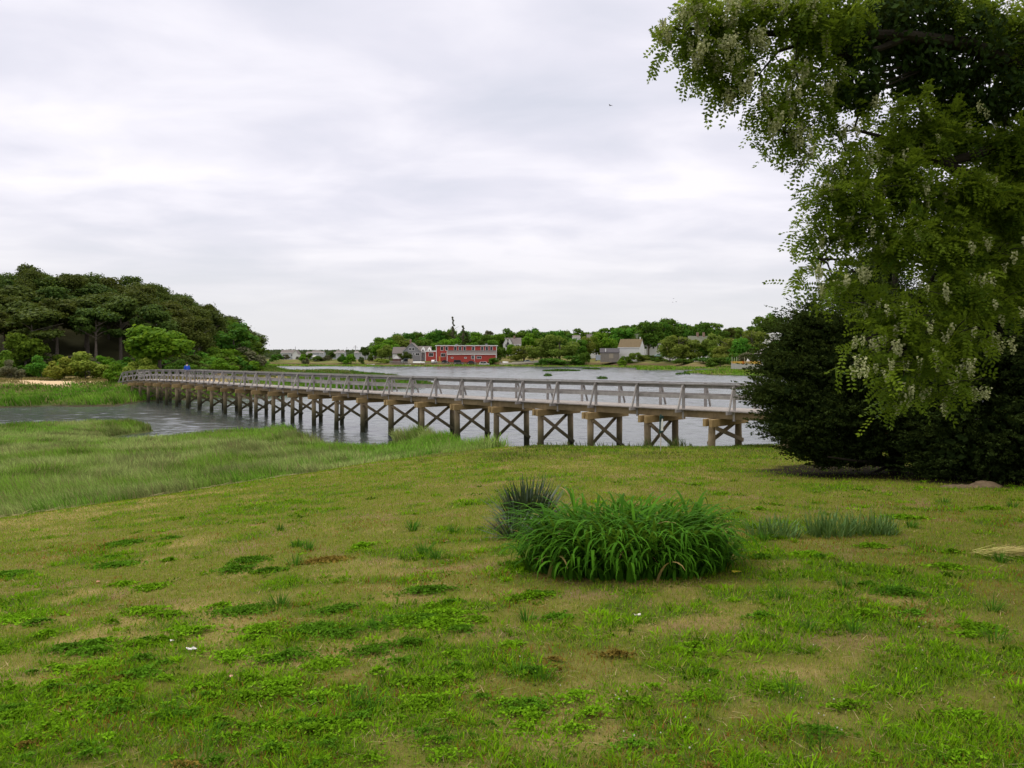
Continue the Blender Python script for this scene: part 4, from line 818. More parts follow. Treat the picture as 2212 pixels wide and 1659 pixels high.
def gable_house(name, label, loc, rz, w, d, hw, hr, wall, roof, wins=(), chim=(), gable_front=False, over=.3, cat='house', trim=True, drop=1.5, group=None):
    """front faces -y; ridge runs along x (or along y when gable_front)"""
    r = empty(name, loc, rz); tag(r, label, cat, group)
    mb = MB()
    if gable_front: prof = [(-w / 2, -drop), (w / 2, -drop), (w / 2, hw), (0, hw + hr), (-w / 2, hw)]; mb.prism(prof, -d / 2, d / 2)
    else: prof = [(-d / 2, -drop), (d / 2, -drop), (d / 2, hw), (0, hw + hr), (-d / 2, hw)]; mb.prism(prof, -w / 2, w / 2, 'x')
    mb.build('wall', wall, r)
    a, b = (w, d) if gable_front else (d, w); sl = math.hypot(a / 2, hr); k = (a / 2 + over) / (a / 2); th = .16; ro = MB(); zt = hw + hr + .03
    pf = [(0, zt + th), ((a / 2) * k, zt + th - hr * k), ((a / 2) * k, zt - hr * k), (0, zt), (-(a / 2) * k, zt - hr * k), (-(a / 2) * k, zt + th - hr * k)]
    ro.prism(pf, -b / 2 - over, b / 2 + over, 'y' if gable_front else 'x'); rf = ro.build('roof', roof, r)
    if trim:
        tb = MB()
        if gable_front:
            for s in (-1, 1): tb.beam((0, -d / 2 - over - .03, zt), (s * (w / 2) * k, -d / 2 - over - .03, zt - hr * k), .06, .3, up=Vector((0, 1, 0)))
            for s in (-1, 1): tb.box((s * (w / 2 + .012), -d / 2 - .012, hw / 2), (.16, .16, hw))
        else:
            tb.box((0, -d / 2 - over - .05, zt - hr * k + .0), (w + 2 * over, .08, .28))
            for s in (-1, 1): tb.box((s * (w / 2 + .01), -d / 2 - .01, hw / 2 - .1), (.18, .18, hw - .2))
        tb.build('trim', TRIM, r, recalc=False)
    for (x, y, cw, ch) in chim: MB().box((x, y, hw + hr * .6 + ch / 2), (cw, cw, ch + hr * .8)).build('chimney', surf('chimney_brick', (.26, .17, .13), .3), rf)
    for (x, z, ww, wh) in wins: window(r, (x, -d / 2, z), ww, wh, bars=1 if ww > 1.6 else 0)
    return r
M = lambda px_, d: px_ * d / F       # pixels at a distance -> metres
def red_building():
    d = 430; x0, x1 = P(942.6, 0, d).x, P(1072.5, 0, d).x; zb = gz((x0 + x1) / 2, d) ; zt = P(0, 747.5, d).z; D = 11
    r = empty('red_building', ((x0 + x1) / 2, d, zb)); W = x1 - x0; H_ = zt - zb; cx = (x0 + x1) / 2; tag(r, 'long two-storey red building with white windows and flat roof by the far shore', 'building')
    X = lambda a: P(a, 0, d).x - cx; Z = lambda y: P(0, y, d).z - zb
    MB().prism([(-W / 2, -2), (W / 2, -2), (W / 2, H_), (-W / 2, H_)], 0, D).build('wall', RED, r)
    rf = MB().box((0, D / 2, H_ + .22), (W + 1.3, D + 1.3, .42)).build('roof', TRIM, r)
    MB().box((0, D / 2 + .1, H_ + .47), (W + .8, D + .8, .08)).build('roof_felt', surf('black_felt', (.03, .03, .032), .2), rf)
    for a, b_ in ((985, .7), (1050, 1.0)): MB().box((X(a), 4, H_ + .8), (1.4, 1.2, b_)).build('roof_vent', surf('vent_metal', (.3, .29, .33), .1), rf)
    MB().tube([(X(947.5), .6, H_ + .4), (X(947.5), .6, H_ + 1.5)], .14, 8).build('flue', surf('flue_metal', (.12, .07, .06), .1), rf)
    # lean-to along the front
    xa = X(967); xb = W / 2 - .15; za, zc2 = Z(757.2), Z(765.0); LD = 3.2
    lt = MB().prism([(-LD, -2), (-.01, -2), (-.01, zc2 + (za - zc2) * .92), (-LD, zc2)], xa, xb, 'x').build('lean_to', RED, r)
    MB().prism([(-LD - .35, zc2 - .12), (0, za), (0, za + .14), (-LD - .35, zc2 + .05)], xa - .2, xb + .2, 'x').build('lean_to_roof', ROOF_G, lt)
    tb = MB(); tb.box(((xa + xb) / 2, -LD - .40, zc2 - .16), (xb - xa + .5, .1, .32))
    for xx in (-W / 2, W / 2): tb.box((xx, -.02, H_ / 2), (.34, .3, H_))
    tb.box((xa, -LD - .02, zc2 / 2), (.32, .3, zc2)); tb.box((xb, -LD - .02, zc2 / 2), (.32, .3, zc2)); tb.box((X(1025.6), -LD * .0 - .1, (H_ + za) / 2), (.22, .16, H_ - za)); tb.box((X(1025.6), -LD - .06, zc2 / 2), (.22, .16, zc2))
    tb.beam((xa - .2, -.1, za), (xa - .2, -LD - .3, zc2), .12, .3); tb.build('trim', TRIM, r, recalc=False)
    for a in (954.6, 964.8, 983.6, 993.8, 1003.5, 1022.3, 1041.6, 1051.6, 1061.4): window(r, (X(a), 0, Z(752.9)), M(6.2, d), M(8.8, d))
    window(r, (X(957.2), 0, Z(766.8)), M(9.8, d), M(8, d), bars=1)
    for a, y, w, h in ((977.6, 772.8, 5, 3), (1006.3, 772.9, 5, 3.2), (1022.5, 772.0, 7.8, 7), (1035.5, 772.2, 10, 6)): window(lt, (X(a), -LD, Z(y)), M(w, d), M(h, d), bars=1 if w > 6 else 0)
    MB().box((X(950), -.25, 1.3), (.9, .25, 2.6)).build('door', surf('orange_board', (.62, .27, .08), .1), r)
    # low red annex on the left
    xa, xb = X(919), X(942.3); h = Z(759.8)
    an = MB().prism([(xa, -2), (xb, -2), (xb, h), (xa, h)], .6, 8).build('annex', RED, r)
    MB().box(((xa + xb) / 2 - .2, 4.2, h + .3), (xb - xa + .8, 8, .62)).build('annex_roof', TRIM, an); window(an, (X(930.9), .6, Z(766)), M(10, d), M(8.4, d), bars=1); MB().box((xa, .55, h / 2), (.3, .3, h)).build('corner_board', TRIM, an)
red_building()
GB = lambda a, yb, d: Vector((P(a, 0, d).x, d, gz(P(a, 0, d).x, d)))
def rowh(a0, a1, yt, ye, yb, d): return M(a1 - a0, d), None
def houses():
    # grey shingled house left of the red building
    d = 440; g = GB(892, 775, d); Z = lambda y: P(0, y, d).z - g.z; w = M(39, d); hw = Z(759.5); hr = Z(741) - hw
    r = gable_house('grey_house', 'grey shingled house with white trim and dormers left of the red building', g, 0, w, 11, hw, hr, GREYW, ROOF_G, gable_front=True, wins=((M(-3.5, d), Z(754.3), M(4.8, d), M(6.6, d)), (M(3.3, d), Z(754.3), M(4.8, d), M(6.6, d)), (M(12.5, d), Z(765.4), M(8.4, d), M(6, d)), (M(4, d), Z(764.6), M(5, d), M(4, d))), chim=((-1.6, 2, .9, 2.2),))
    # right wing with two dormers, left wing
    wr = MB().prism([(-3, -1), (5, -1), (5, hw), (1, hw + hr * .55), (-3, hw)], w / 2 - 2, w / 2 + M(20, d), 'x').build('wing', GREYW, r); MB().prism([(-3.4, hw - .2), (1, hw + hr * .6), (5.4, hw - .2), (5.4, hw), (1, hw + hr * .6 + .2), (-3.4, hw)], w / 2 - 2.1, w / 2 + M(20.5, d), 'x').build('wing_roof', ROOF_G, wr)
    for xx in (w / 2 + M(3.5, d), w / 2 + M(17, d)):
        dm = MB().prism([(xx - .95, hw - .5), (xx + .95, hw - .5), (xx + .95, hw + 1.3), (xx, hw + 2.5), (xx - .95, hw + 1.3)], -3.0, 1).build('dormer', TRIM, wr); window(dm, (xx, -3.0, hw + .6), .9, 1.3)
    pc = MB(); pc.box((w / 2 + M(10, d), -4.2, hw - .35), (M(19, d), 2.6, .25))
    for q in range(6): pc.box((w / 2 + .3 + q * M(3.6, d), -5.3, (hw - .5) / 2), (.16, .16, hw - .5))
    pc.build('porch', TRIM, r, recalc=False)
    lw = MB().prism([(1, -1), (8, -1), (8, hw * .72), (4.5, hw + hr * .48), (1, hw * .80)], -w / 2 - M(25, d), -w / 2 + .3, 'x').build('wing', WHITEW, r); MB().prism([(.5, hw * .80 - .1), (4.5, hw + hr * .5), (8.5, hw * .72), (8.5, hw * .72 + .2), (4.5, hw + hr * .5 + .22), (.5, hw * .80 + .12)], -w / 2 - M(26, d), -w / 2 + .2, 'x').build('wing_roof', ROOF_G, lw)
    # small shed with the pale gable
    d = 423; g = GB(857.5, 780, d); Z = lambda y: P(0, y, d).z - g.z; hw = max(1.2, Z(775)); r = gable_house('boat_shed', 'small shed with a white gable front left of the grey house', g, 0, M(16, d), 4, hw, max(1.4, Z(768) - hw), surf('shed_brown', (.16, .09, .075), .2), ROOF_G, gable_front=True, cat='shed', trim=False)
    MB().prism([(-M(8.2, d), hw), (M(8.2, d), hw), (0, hw + max(1.3, Z(768) - hw) + .1)], -2.35, -2.0).build('gable_board', TRIM, r)
    # left cottages on the low field
    for (a0, a1, yr, ye, yb, d, lb, hw_k, win) in ((609.8, 637, 756.5, 762.0, 773.6, 520, 'two-storey pale grey cottage farthest left across the water', 1, ((-.3, .55), (.05, .55), (.35, .55), (-.25, .15), (.2, .15))), (676, 693, 757.6, 761.4, 766.5, 530, 'low grey cottage, second from left across the field', 1, ((-.2, .5), (.25, .5))), (693.5, 701, 759.5, 762, 766.8, 522, 'narrow white annex beside the second cottage', 1, ((0, .5),)), (728, 746, 757.4, 761.6, 768.5, 515, 'pale grey cottage between the bushes, third from left', 1, ((-.25, .5), (.25, .45))), (721, 729, 760.6, 763.4, 768.3, 520, 'small grey wing left of the third cottage', 1, ()), (768, 783, 758.3, 762, 769.8, 510, 'grey cottage behind the utility pole and the leaning tree', 1, ((0, .5),)), (664, 677, 760, 763, 767, 545, 'distant low grey cottage between first and second cottages', 1, ()), (787, 806, 761, 765, 772, 500, 'pale cottage half hidden behind the leaning tree', 1, ((-.2, .5),))):
        g = GB((a0 + a1) / 2, yb, d); g.z = P(0, yb, d).z; gzz = gz(g.x, g.y); Z = lambda y: P(0, y, d).z - g.z; w = M(a1 - a0, d); hw = Z(ye); wn = [(k * w, q * hw, min(1.6, w * .16), min(1.7, hw * .35)) for k, q in win]
        gable_house('cottage', lb, g, 0, w, 6, hw, Z(yr) - hw, shingle('cottage_wall_%d' % a0, (.40, .42, .46)), ROOF_G, wins=wn, drop=max(1.5, g.z - gzz + .5), cat='cottage', group='cottages across the water at left')
    d = 519; g = GB(637, 773, d); g.z = P(0, 773.4, d).z
    gable_house('cottage', 'white gable-fronted half of the farthest left cottage', (P(641, 0, d).x, d, g.z), 0, M(12, d), 7, P(0, 764, d).z - g.z, P(0, 756.6, d).z - P(0, 764, d).z, WHITEW, ROOF_G, gable_front=True, drop=3, cat='cottage', group='cottages across the water at left')
    d = 480; g = GB(680, 774, d); g.z = P(0, 774, d).z; gable_house('field_shed', 'little white box shed standing in the field below the cottages', g, 0, M(6.5, d), 1.8, P(0, 770, d).z - g.z, .3, WHITEW, TRIM, cat='shed', drop=max(1.0, g.z - gz(g.x, g.y) + .3))
    # white gabled house on the slope behind the red building
    d = 500; g = GB(1108, 765, d); g.z = P(0, 764, d).z; dr = max(2, g.z - gz(g.x, g.y) + .5); Z = lambda y: P(0, y, d).z - g.z
    r = gable_house('white_house', 'white two-gabled house with grey roof on the slope above the red building', g, 0, M(34, d), 9, Z(743.5), Z(730.3) - Z(743.5), WHITEW, ROOF_G, wins=((M(7, d), Z(747), 1.2, 2.0), (M(11, d), Z(747), 1.2, 2.0), (M(7, d), Z(757), 1.2, 1.8)), chim=((M(3, d), 0, 1.2, 1.5),), drop=dr)
    for xx in (M(-14.5, d), M(-7, d)):
        gw = MB().prism([(xx - 1.9, -dr), (xx + 1.9, -dr), (xx + 1.9, Z(744)), (xx, Z(730.8)), (xx - 1.9, Z(744))], -7.0, 0).build('gable_wing', WHITEW, r); MB().prism([(xx - 2.2, Z(745)), (xx, Z(730.4)), (xx + 2.2, Z(745)), (xx + 2.2, Z(744)), (xx, Z(729.6)), (xx - 2.2, Z(744))], -7.2, 0).build('gable_roof', ROOF_G, gw); window(gw, (xx, -7.0, Z(747)), 1.2, 2)
    # barn with the brown roof: gable end seen from its left
    d = 408; g = P(1364, 770, d); g.z = P(0, 770, d).z; Z = lambda y: P(0, y, d).z - g.z; rz = R(-24)
    w = M(47, d); hw = Z(750.2); hr = Z(733) - hw
    r = gable_house('barn', 'white-fronted barn with steep brown mossy roof and grey gable end', g, rz, w, 9.5, hw, hr, WHITEW, ROOF_B, chim=(), drop=3, cat='barn', over=.25)
    gb = MB().prism([(-4.74, -3), (4.74, -3), (4.74, hw - .02), (0, hw + hr - .05), (-4.74, hw - .02)], -w / 2 - .06, -w / 2 - .005, 'x').build('gable_end', GREYW, r)
    for yy, zz_ in ((-.4, hw + hr * .42), (1.0, hw + hr * .28), (-1.6, hw + hr * .25)): window(gb, (-w / 2 - .07, yy, zz_), .8, .9, '-x')
    MB().box((w / 2 - 1.0, 0, hw + hr + .5), (.5, .5, 1.3)).build('roof_post', TRIM, r)
    # low dark-roofed shed left of the barn
    d = 402; g = P(1317, 774, d); Z = lambda y: P(0, y, d).z - g.z
    r = gable_house('workshop', 'low grey workshop with a dark roof just left of the barn', g, R(-6), M(40, d), 7, Z(761.5), Z(753) - Z(761.5), surf('weathered_grey', (.22, .20, .18), .25), ROOF_D, drop=2, cat='shed', trim=False)
    MB().box((M(-9, d), -2.9, Z(757)), (.5, .5, 1.8)).build('roof_pipe', TRIM, r); MB().box((M(3, d), -3.56, 1.2), (M(9, d), .1, 2.3)).build('door', surf('door_pale', (.34, .30, .24), .15), r)
    d = 396; p = P(1292, 777.8, d); o = MB().box((p.x, p.y, p.z + M(5.5, d)), (M(10, d), .25, M(11, d))).build('board_fence', surf('blue_grey_board', (.33, .36, .43), .12)); tag(o, 'pale blue-grey board screen left of the dark-roofed workshop', 'fence')
    # pale house right of the barn, half hidden
    d = 470; g = P(1415, 757, d); Z = lambda y: P(0, y, d).z - g.z
    gable_house('pale_house', 'pale house behind the dark tree trunk right of the barn', g, 0, M(36, d), 8, Z(744), Z(735) - Z(744), WHITEW, shingle('pale_roof', (.42, .41, .44)), wins=((M(-6, d), Z(750), 1.3, 2.2), (M(4, d), Z(750), 1.3, 2.2), (M(12, d), Z(750), 1.3, 2.2)), drop=6)
    gable_house('pale_house', 'narrow pale gable left of the house behind the dark trunk', P(1399, 757, 468), 0, M(12, 468), 6, P(0, 738, 468).z - P(0, 757, 468).z, 2.0, WHITEW, shingle('pale_roof_b', (.42, .41, .44)), gable_front=True, drop=6)
    # large white house behind the willows
    d = 400; g = P(1517, 777, d); Z = lambda y: P(0, y, d).z - g.z
    gable_house('willow_house', 'white house with two chimneys mostly hidden by the willows', g, 0, M(60, d), 9, Z(746), Z(726.5) - Z(746), WHITEW, shingle('mossy_roof', (.16, .17, .13)), wins=[(M(q, d), Z(751), M(5.5, d), M(6, d)) for q in (-20, -8, 6, 12, 24)] + [(M(q, d), Z(769), M(4, d), M(6, d)) for q in (-22, -2, 16)], chim=((M(-10, d), 0, 1.0, 2.0), (M(3, d), 0, 1.0, 2.0)), drop=4)
    d = 420; g = P(1452, 775, d); Z = lambda y: P(0, y, d).z - g.z
    gable_house('garden_cottage', 'small white cottage glimpsed behind the first willow right of the barn', g, 0, M(34, d), 6, Z(760), Z(752) - Z(760), WHITEW, ROOF_G, wins=((M(-6, d), Z(765), 1.4, 1.6), (M(6, d), Z(765), 1.4, 1.6)), drop=4)
    for a0, a1, yr, ye, yb, d, lb, rf in ((1661, 1694, 718.5, 722, 732, 430, 'house with a light roof high among trees by the cedar', shingle('light_roof', (.55, .56, .58))), (1641, 1654, 726, 729, 740, 425, 'small white-roofed house left of the high light-roofed one', shingle('light_roof_b', (.6, .6, .62))), (1237, 1252, 725, 729, 740, 470, 'roof with a white gable showing between trees left of the barn', ROOF_G), (1268, 1292, 723, 735, 750, 475, 'grey-roofed house behind the tall tree left of the barn', ROOF_G)):
        g = P((a0 + a1) / 2, yb, d); gable_house('hill_house', lb, g, 0, M(a1 - a0, d), 7, P(0, ye, d).z - g.z, P(0, yr, d).z - P(0, ye, d).z, WHITEW, rf, wins=((-1.5, (P(0, ye, d).z - g.z) * .5, 1, 1.2), (1.5, (P(0, ye, d).z - g.z) * .5, 1, 1.2)), drop=7, group='houses among the trees')
    # oyster shack by the cedar
    d = 238; g = P(1657, 779, d); g.z = gz(g.x, g.y); Z = lambda y: P(0, y, d).z - g.z
    r = gable_house('fishing_shack', 'grey fishing shack behind the yellow gear beside the dark cedar', g, R(14), M(36, d), 5, max(1.5, Z(764.5)), Z(755) - Z(764.5), GREYW, ROOF_G, gable_front=True, drop=2, cat='shed', wins=((-.6, 1.9, .5, .9),))
    tag(MB().prism([(-1.2, 0), (1.2, 0), (1.15, .9), (.7, 1.15), (-1.1, 1.1)], -.8, .8).build('blue_tarp', surf('blue_tarp_cloth', (.02, .12, .48), .25, 3, .6, .3, .8)), 'bright blue tarpaulin over a stack by the grey shack', 'tarpaulin').location = (P(1661, 0, 229).x, 229, gz(P(1661, 0, 229).x, 229) + .1)
houses()

def working_yard():
    """retaining wall and stacked gear beside the shack"""
    d = 224; p0, p1 = P(1580, 788, d), P(1665, 791, 212); zt = P(0, 785.2, d).z; mb = MB(); mb.beam((p0.x, p0.y, zt - .75), (p1.x, p1.y, zt - .85), .4, 1.5); tag(mb.build('retaining_wall', surf('pale_wall', (.34, .33, .30), .15, 2)), 'low pale retaining wall below the yellow gear', 'wall')
    gp = MB(); 
    rs = random.Random(2); cols = [('yellow', (.62, .44, .09)), ('orange', (.55, .20, .05)), ('buff', (.50, .38, .16))]; mats = {n: surf(n + '_mesh', c, .2, 4) for n, c in cols}
    src = {}
    for i in range(46):
        t = i % 23; a = 1584 + t * 2.55 + rs.uniform(-.6, .6); d2 = 227 - .10 * (a - 1580) + rs.uniform(0, 2.5); nm = rs.choice(['yellow', 'yellow', 'orange', 'buff']); p = P(a, 0, d2); z = max(gz(p.x, p.y), zt - .12) + (.37 if i >= 23 else 0)
        if nm not in src:
            mb = MB(); L_, W_, H_ = .56, .44, .34
            for xx in (-L_, 0, L_):
                for zz_ in (0.02, H_): mb.box((xx, 0, zz_), (.05, W_, .05))
            for yy in (-W_ / 2, W_ / 2):
                for zz_ in (0.02, H_): mb.box((0, yy, zz_), (2 * L_, .05, .05))
                for q in range(7): mb.box((-L_ + q * L_ / 3, yy, H_ / 2), (.035, .03, H_))
            mb.box((0, 0, .13), (2 * L_ - .06, W_ - .06, .2)); o = mb.build('fishing_crate', mats[nm], recalc=False); src[nm] = o
        else: o = src[nm].copy(); col.objects.link(o)
        o.location = (p.x, p.y, z); o.rotation_euler = (0, 0, rs.uniform(-.4, .4))
        for k_ in ('label', 'category', 'group'):
            if k_ in o.keys(): del o[k_]
        tag(o, nm + ' wire fishing crate among the heaps on the retaining wall', 'crate', 'crates heaped by the shack, ' + nm)
    for i, a in enumerate((1581, 1586, 1591, 1608)):
        p = P(a, 0, 226.5); o = MB().tube([(0, 0, -.5), (.05, 0, 1.9 - .2 * (i % 2))], .07, 6).build('wall_post', surf('pale_post', (.42, .42, .33), .2)); o.location = (p.x, p.y, zt); tag(o, 'pale upright post at the left end of the retaining wall', 'post', 'posts on the retaining wall')
    p = P(1616, 0, 224.5); o = MB().box((0, 0, .45), (.7, .5, .9)).tube([(0, 0, .9), (0, 0, 1.35)], [.3, .22], 10).build('white_drum', TRIM); o.location = (p.x, p.y, zt); tag(o, 'white upright container standing among the yellow crates', 'container')
working_yard()

# ------------------------------------------------------------------ vehicles, boats, fences, poles on the far shore
def car(label, loc, rz, Ln, H_, paint, kind='sedan', group='vehicles parked by the far shore', cat='car', name='parked_car'):
    r = empty(name, loc, rz); tag(r, label, cat, group); W_ = 1.75; h = H_; L2 = Ln / 2
    if kind == 'van': pf = [(-L2, .32), (L2, .32), (L2, .8), (L2 - .15, 1.0), (L2 - 1.15, 1.12), (L2 - 1.75, h - .08), (L2 - 2.1, h), (-L2 + .25, h), (-L2, h - .35)]
    elif kind == 'hatch': pf = [(-L2, .3), (L2, .3), (L2, .72), (L2 - .2, .88), (L2 - 1.1, 1.0), (L2 - 1.75, h - .04), (L2 - 2.2, h), (-L2 + .7, h - .05), (-L2 + .1, 1.0)]
    else: pf = [(-L2, .3), (L2, .3), (L2, .68), (L2 - .2, .82), (L2 - 1.25, .95), (L2 - 2.0, h - .03), (L2 - 2.5, h), (-L2 + 1.3, h - .04), (-L2 + .6, .98), (-L2, .92)]
    b = MB().prism(pf, -W_ / 2, W_ / 2).build('body', paint, r, bevel=.07)
    zc_ = 1.0 if kind != 'sedan' else .97; gl = MB(); xs = (-L2 + (.35 if kind == 'van' else .75 if kind == 'hatch' else 1.1), L2 - (1.55 if kind == 'van' else 1.5 if kind == 'hatch' else 1.75))
    for s in (-1, 1):
        q = [(xs[0], zc_), (xs[1], zc_), (xs[1] - .45, h - .14), (xs[0] + .22, h - .14)]; vs = [(x, s * (W_ / 2 + .004), z) for x, z in q] + [(x, s * (W_ / 2 + .018), z) for x, z in q]; gl.add(vs, [(0, 1, 2, 3), (7, 6, 5, 4), (0, 4, 5, 1), (1, 5, 6, 2), (2, 6, 7, 3), (3, 7, 4, 0)])
    gl.build('side_window', GLASS, b)
    for sx_ in (-L2 + .85, L2 - .85):
        for s in (-1, 1):
            w_ = MB().tube([(sx_, s * (W_ / 2 - .17), .33), (sx_, s * (W_ / 2 + .03), .33)], .33, 16).build('wheel', surf('tyre_rubber', (.02, .02, .02), .1), r); MB().tube([(sx_, s * (W_ / 2 + .02), .33), (sx_, s * (W_ / 2 + .05), .33)], .19, 12).build('rim', surf('rim_metal', (.5, .5, .5), .1), w_)
    for s in (-1, 1): MB().box((L2 - .02, s * .6, .68), (.08, .32, .14)).build('headlight', TRIM, r); MB().box((-L2 + .02, s * .65, .8), (.06, .2, .16)).build('tail_light', surf('red_lamp', (.3, .02, .02), .1), r)
    return r
def paint(n, c): m = newmat(n); t = NT(m); t.bsdf(c, .3, .5); return m
def boat(label, loc, rz, Ln, W_, H_, mat, flip=False):
    r = empty('small_boat', loc, rz); tag(r, label, 'boat', 'small boats on the far shore'); V = []; n = 9; st = []
    for i in range(n):
        t = i / (n - 1); w = W_ / 2 * (1 - abs(2 * t - .75) ** 2.6 * .75 if t > .4 else .92); w = max(.03, W_ / 2 * math.sqrt(max(0, 1 - max(0, (t - .35) / .65) ** 2.2))); z0 = H_ * .25 * max(0, t - .6) * 2; zt = H_ * (.9 + .25 * t * t); x = (t - .5) * Ln
        st += [(x, -w, zt), (x, -w * .8, z0 + H_ * .3), (x, 0, z0), (x, w * .8, z0 + H_ * .3), (x, w, zt), (x, w * .88, zt - .03), (x, 0, zt - H_ * .55), (x, -w * .88, zt - .03)]
    if flip: st = [(x, y, H_ * 1.15 - z) for x, y, z in st]
    Fc = [(i * 8 + k, (i + 1) * 8 + k, (i + 1) * 8 + (k + 1) % 8, i * 8 + (k + 1) % 8) for i in range(n - 1) for k in range(8)] + [tuple(range(8)), tuple((n - 1) * 8 + k for k in reversed(range(8)))]
    MB().add(st, Fc).build('hull', mat, r); th = MB()
    for t in (.3, .55): th.box(((t - .5) * Ln, 0, H_ * (.55 if not flip else .5)), (.22, W_ * .8, .05))
    th.build('thwart', W_GREY, r); return r
def shore_things():
    d = 424; fl = lambda a, dd=d: Vector((P(a, 0, dd).x, dd, gz(P(a, 0, dd).x, dd)))
    car('dark van parked before the middle of the red building', fl(991, 423), 0, 5.4, 2.3, paint('black_paint', (.02, .022, .028)), 'van', cat='van')
    car('black low car right of the dark van', fl(1019, 422), 0, 5.2, 1.75, paint('black_paint_b', (.018, .02, .022)), 'sedan')
    car('silver-white car at the right end of the red building', fl(1046, 421), 0, 5.6, 1.95, paint('silver_paint', (.50, .52, .52)), 'hatch')
    car('small white car before the left part of the red building', fl(938, 424), R(70), 4.2, 1.7, paint('white_paint', (.6, .6, .62)), 'hatch'); car('black small car beside the orange board', fl(962, 425), 0, 4.0, 1.7, paint('black_paint_c', (.02, .025, .025)), 'hatch')
    car('dark teal box van left of the grey house', fl(876, 421), R(180), 4.6, 2.7, paint('teal_paint', (.06, .09, .10)), 'van', cat='van')
    car('silver car right of the long white boat on the quay', fl(1141, 426), 0, 4.8, 1.6, paint('silver_paint_b', (.42, .45, .46)), 'sedan'); car('pale green car half hidden by shrubs right of the barn', P(1423, 771, 404), 0, 4.6, 1.5, paint('green_paint', (.30, .42, .38)), 'sedan')
    p = fl(886.5, 420); o = MB().box((0, 0, 1.2), (M(10, 420), 1.5, 2.4)).box((0, 0, 2.45), (M(10.6, 420), 1.7, .12)).build('storage_box', surf('beige_board', (.46, .40, .29), .15)); o.location = p; tag(o, 'beige storage hut beside the dark teal van', 'hut')
    boat('long white upturned boat between the hut and the red annex', fl(905, 419) + Vector((0, 0, .45)), 0, M(26, 419), 1.5, .85, TRIM, True)
    boat('long white boat on the quay right of the red building', fl(1117, 424) + Vector((0, 0, .3)), 0, M(22, 424), 1.5, .8, surf('cream_hull', (.62, .58, .46), .06)); boat('white dinghy beside the red building corner', fl(1092, 424) + Vector((0, 0, .2)), R(20), 3.4, 1.5, .9, TRIM, True); boat('second long pale boat farther right on the quay', fl(1162, 424) + Vector((0, 0, .25)), 0, M(20, 424), 1.4, .7, TRIM); boat('small white rowing boat on the grass below the beige hut', fl(864 + 18, 414), R(10), 3.0, 1.2, .5, TRIM); boat('tiny white skiff hauled out at the marsh edge by the clump', fl(801, 425), 0, 4, 1.3, .6, TRIM)
    # post and rail fence along the shore
    def fence(name, lab, a0, a1, n, dd, h, lean):
        r = empty(name, fl(a0, dd)); tag(r, lab, 'fence'); o0 = fl(a0, dd)
        pr = []
        for i in range(n):
            q = fl(a0 + (a1 - a0) * i / (n - 1), dd) - o0; MB().beam(q + Vector((-lean, -.1, -.3)), q + Vector((lean, 0, h)), .16, .16, up=Vector((0, 1, 0))).build('post', W_GREY, r); pr.append(q)
        mb = MB()
        for a, b in zip(pr[:-1], pr[1:]): mb.beam(a + Vector((0, 0, h * .85)), b + Vector((0, 0, h * .85)), .1, .2)
        mb.build('rail', W_GREY, r)
    fence('shore_fence', 'rough grey fence of leaning posts below the red building', 908, 1000, 11, 416.5, 1.5, .35)
    fence('shore_fence', 'old timber bulkhead of close posts left of the beige hut', 842, 884, 22, 416, 1.9, .05)
    for a, lb in ((1043.6, 'tall pale mooring post before the silver-white car'), (1026, 'pale mooring post before the black car'), (1081, 'dark stump post right of the red building')):
        o = MB().tube([(0, 0, -.5), (0.05, 0, 2.0)], .17, 8).build('mooring_post', W_GREY); o.location = fl(a, 416); tag(o, lb, 'post')
    # driftwood below the quay
    for i, (a, l_, rz) in enumerate(((1092, 5, .1), (1108, 4, -.3), (1118, 3.5, .5), (1132, 4.5, -.15), (1146, 4, .2))):
        o = MB().tube([(-l_ / 2, 0, .3), (0, 0, .45), (l_ / 2, 0, .2)], [.16, .14, .08], 6).build('driftwood_log', surf('bleached_wood', (.38, .31, .22), .2)); o.location = fl(a, 417 + i * .4); o.rotation_euler = (0, 0, rz); tag(o, 'bleached driftwood log below the quay right of the red building', 'driftwood', 'driftwood logs')
    tag(MB().beam(fl(1079, 423) + Vector((0, 0, .1)), fl(1205, 423) + Vector((0, 0, .1)), .5, .9).build('quay_wall', surf('quay_cream', (.50, .47, .38), .1, 2)), 'low pale quay wall right of the red building', 'wall')
    def upole(a, yt, yb, d2, lab, arm):
        p = P(a, 0, d2); z = gz(p.x, p.y); H_ = P(0, yt, d2).z - z; r = empty('utility_pole', (p.x, p.y, z)); tag(r, lab, 'utility pole'); MB().tube([(0, 0, 0), (0, 0, H_)], [.17, .12], 8).build('pole', BARK, r)
        if arm: MB().box((0, -.15, H_ * .82), (3.6, .12, .14)).box((0, -.15, H_ * .93), (2.2, .12, .12)).build('crossarm', BARK, r)
    upole(767.8, 745.9, 768, 520, 'utility pole with crossarms between the cottages and the leaning tree', True); upole(638, 748.5, 760, 530, 'thin pole rising behind the farthest left cottage', False); upole(1170, 742, 772, 435, 'pale pole in front of the willows right of the quay', False)
    # wind vane tower behind the barn
    p = P(1376, 0, 430); z = gz(p.x, p.y); r = empty('antenna_mast', (p.x, p.y, z)); tag(r, 'pale antenna mast rising behind the brown barn roof', 'antenna'); H_ = P(0, 722, 430).z - z; MB().tube([(0, 0, 0), (0, 0, H_)], .1, 6).build('mast', surf('mast_metal', (.45, .43, .42), .1), r); mb = MB()
    for k, w_ in ((.0, 2.6), (-.9, 2.2), (-1.6, 1.6)): mb.box((0, 0, H_ + k), (w_, .1, .14))
    mb.build('aerial', surf('mast_metal_b', (.45, .43, .42), .1), r)
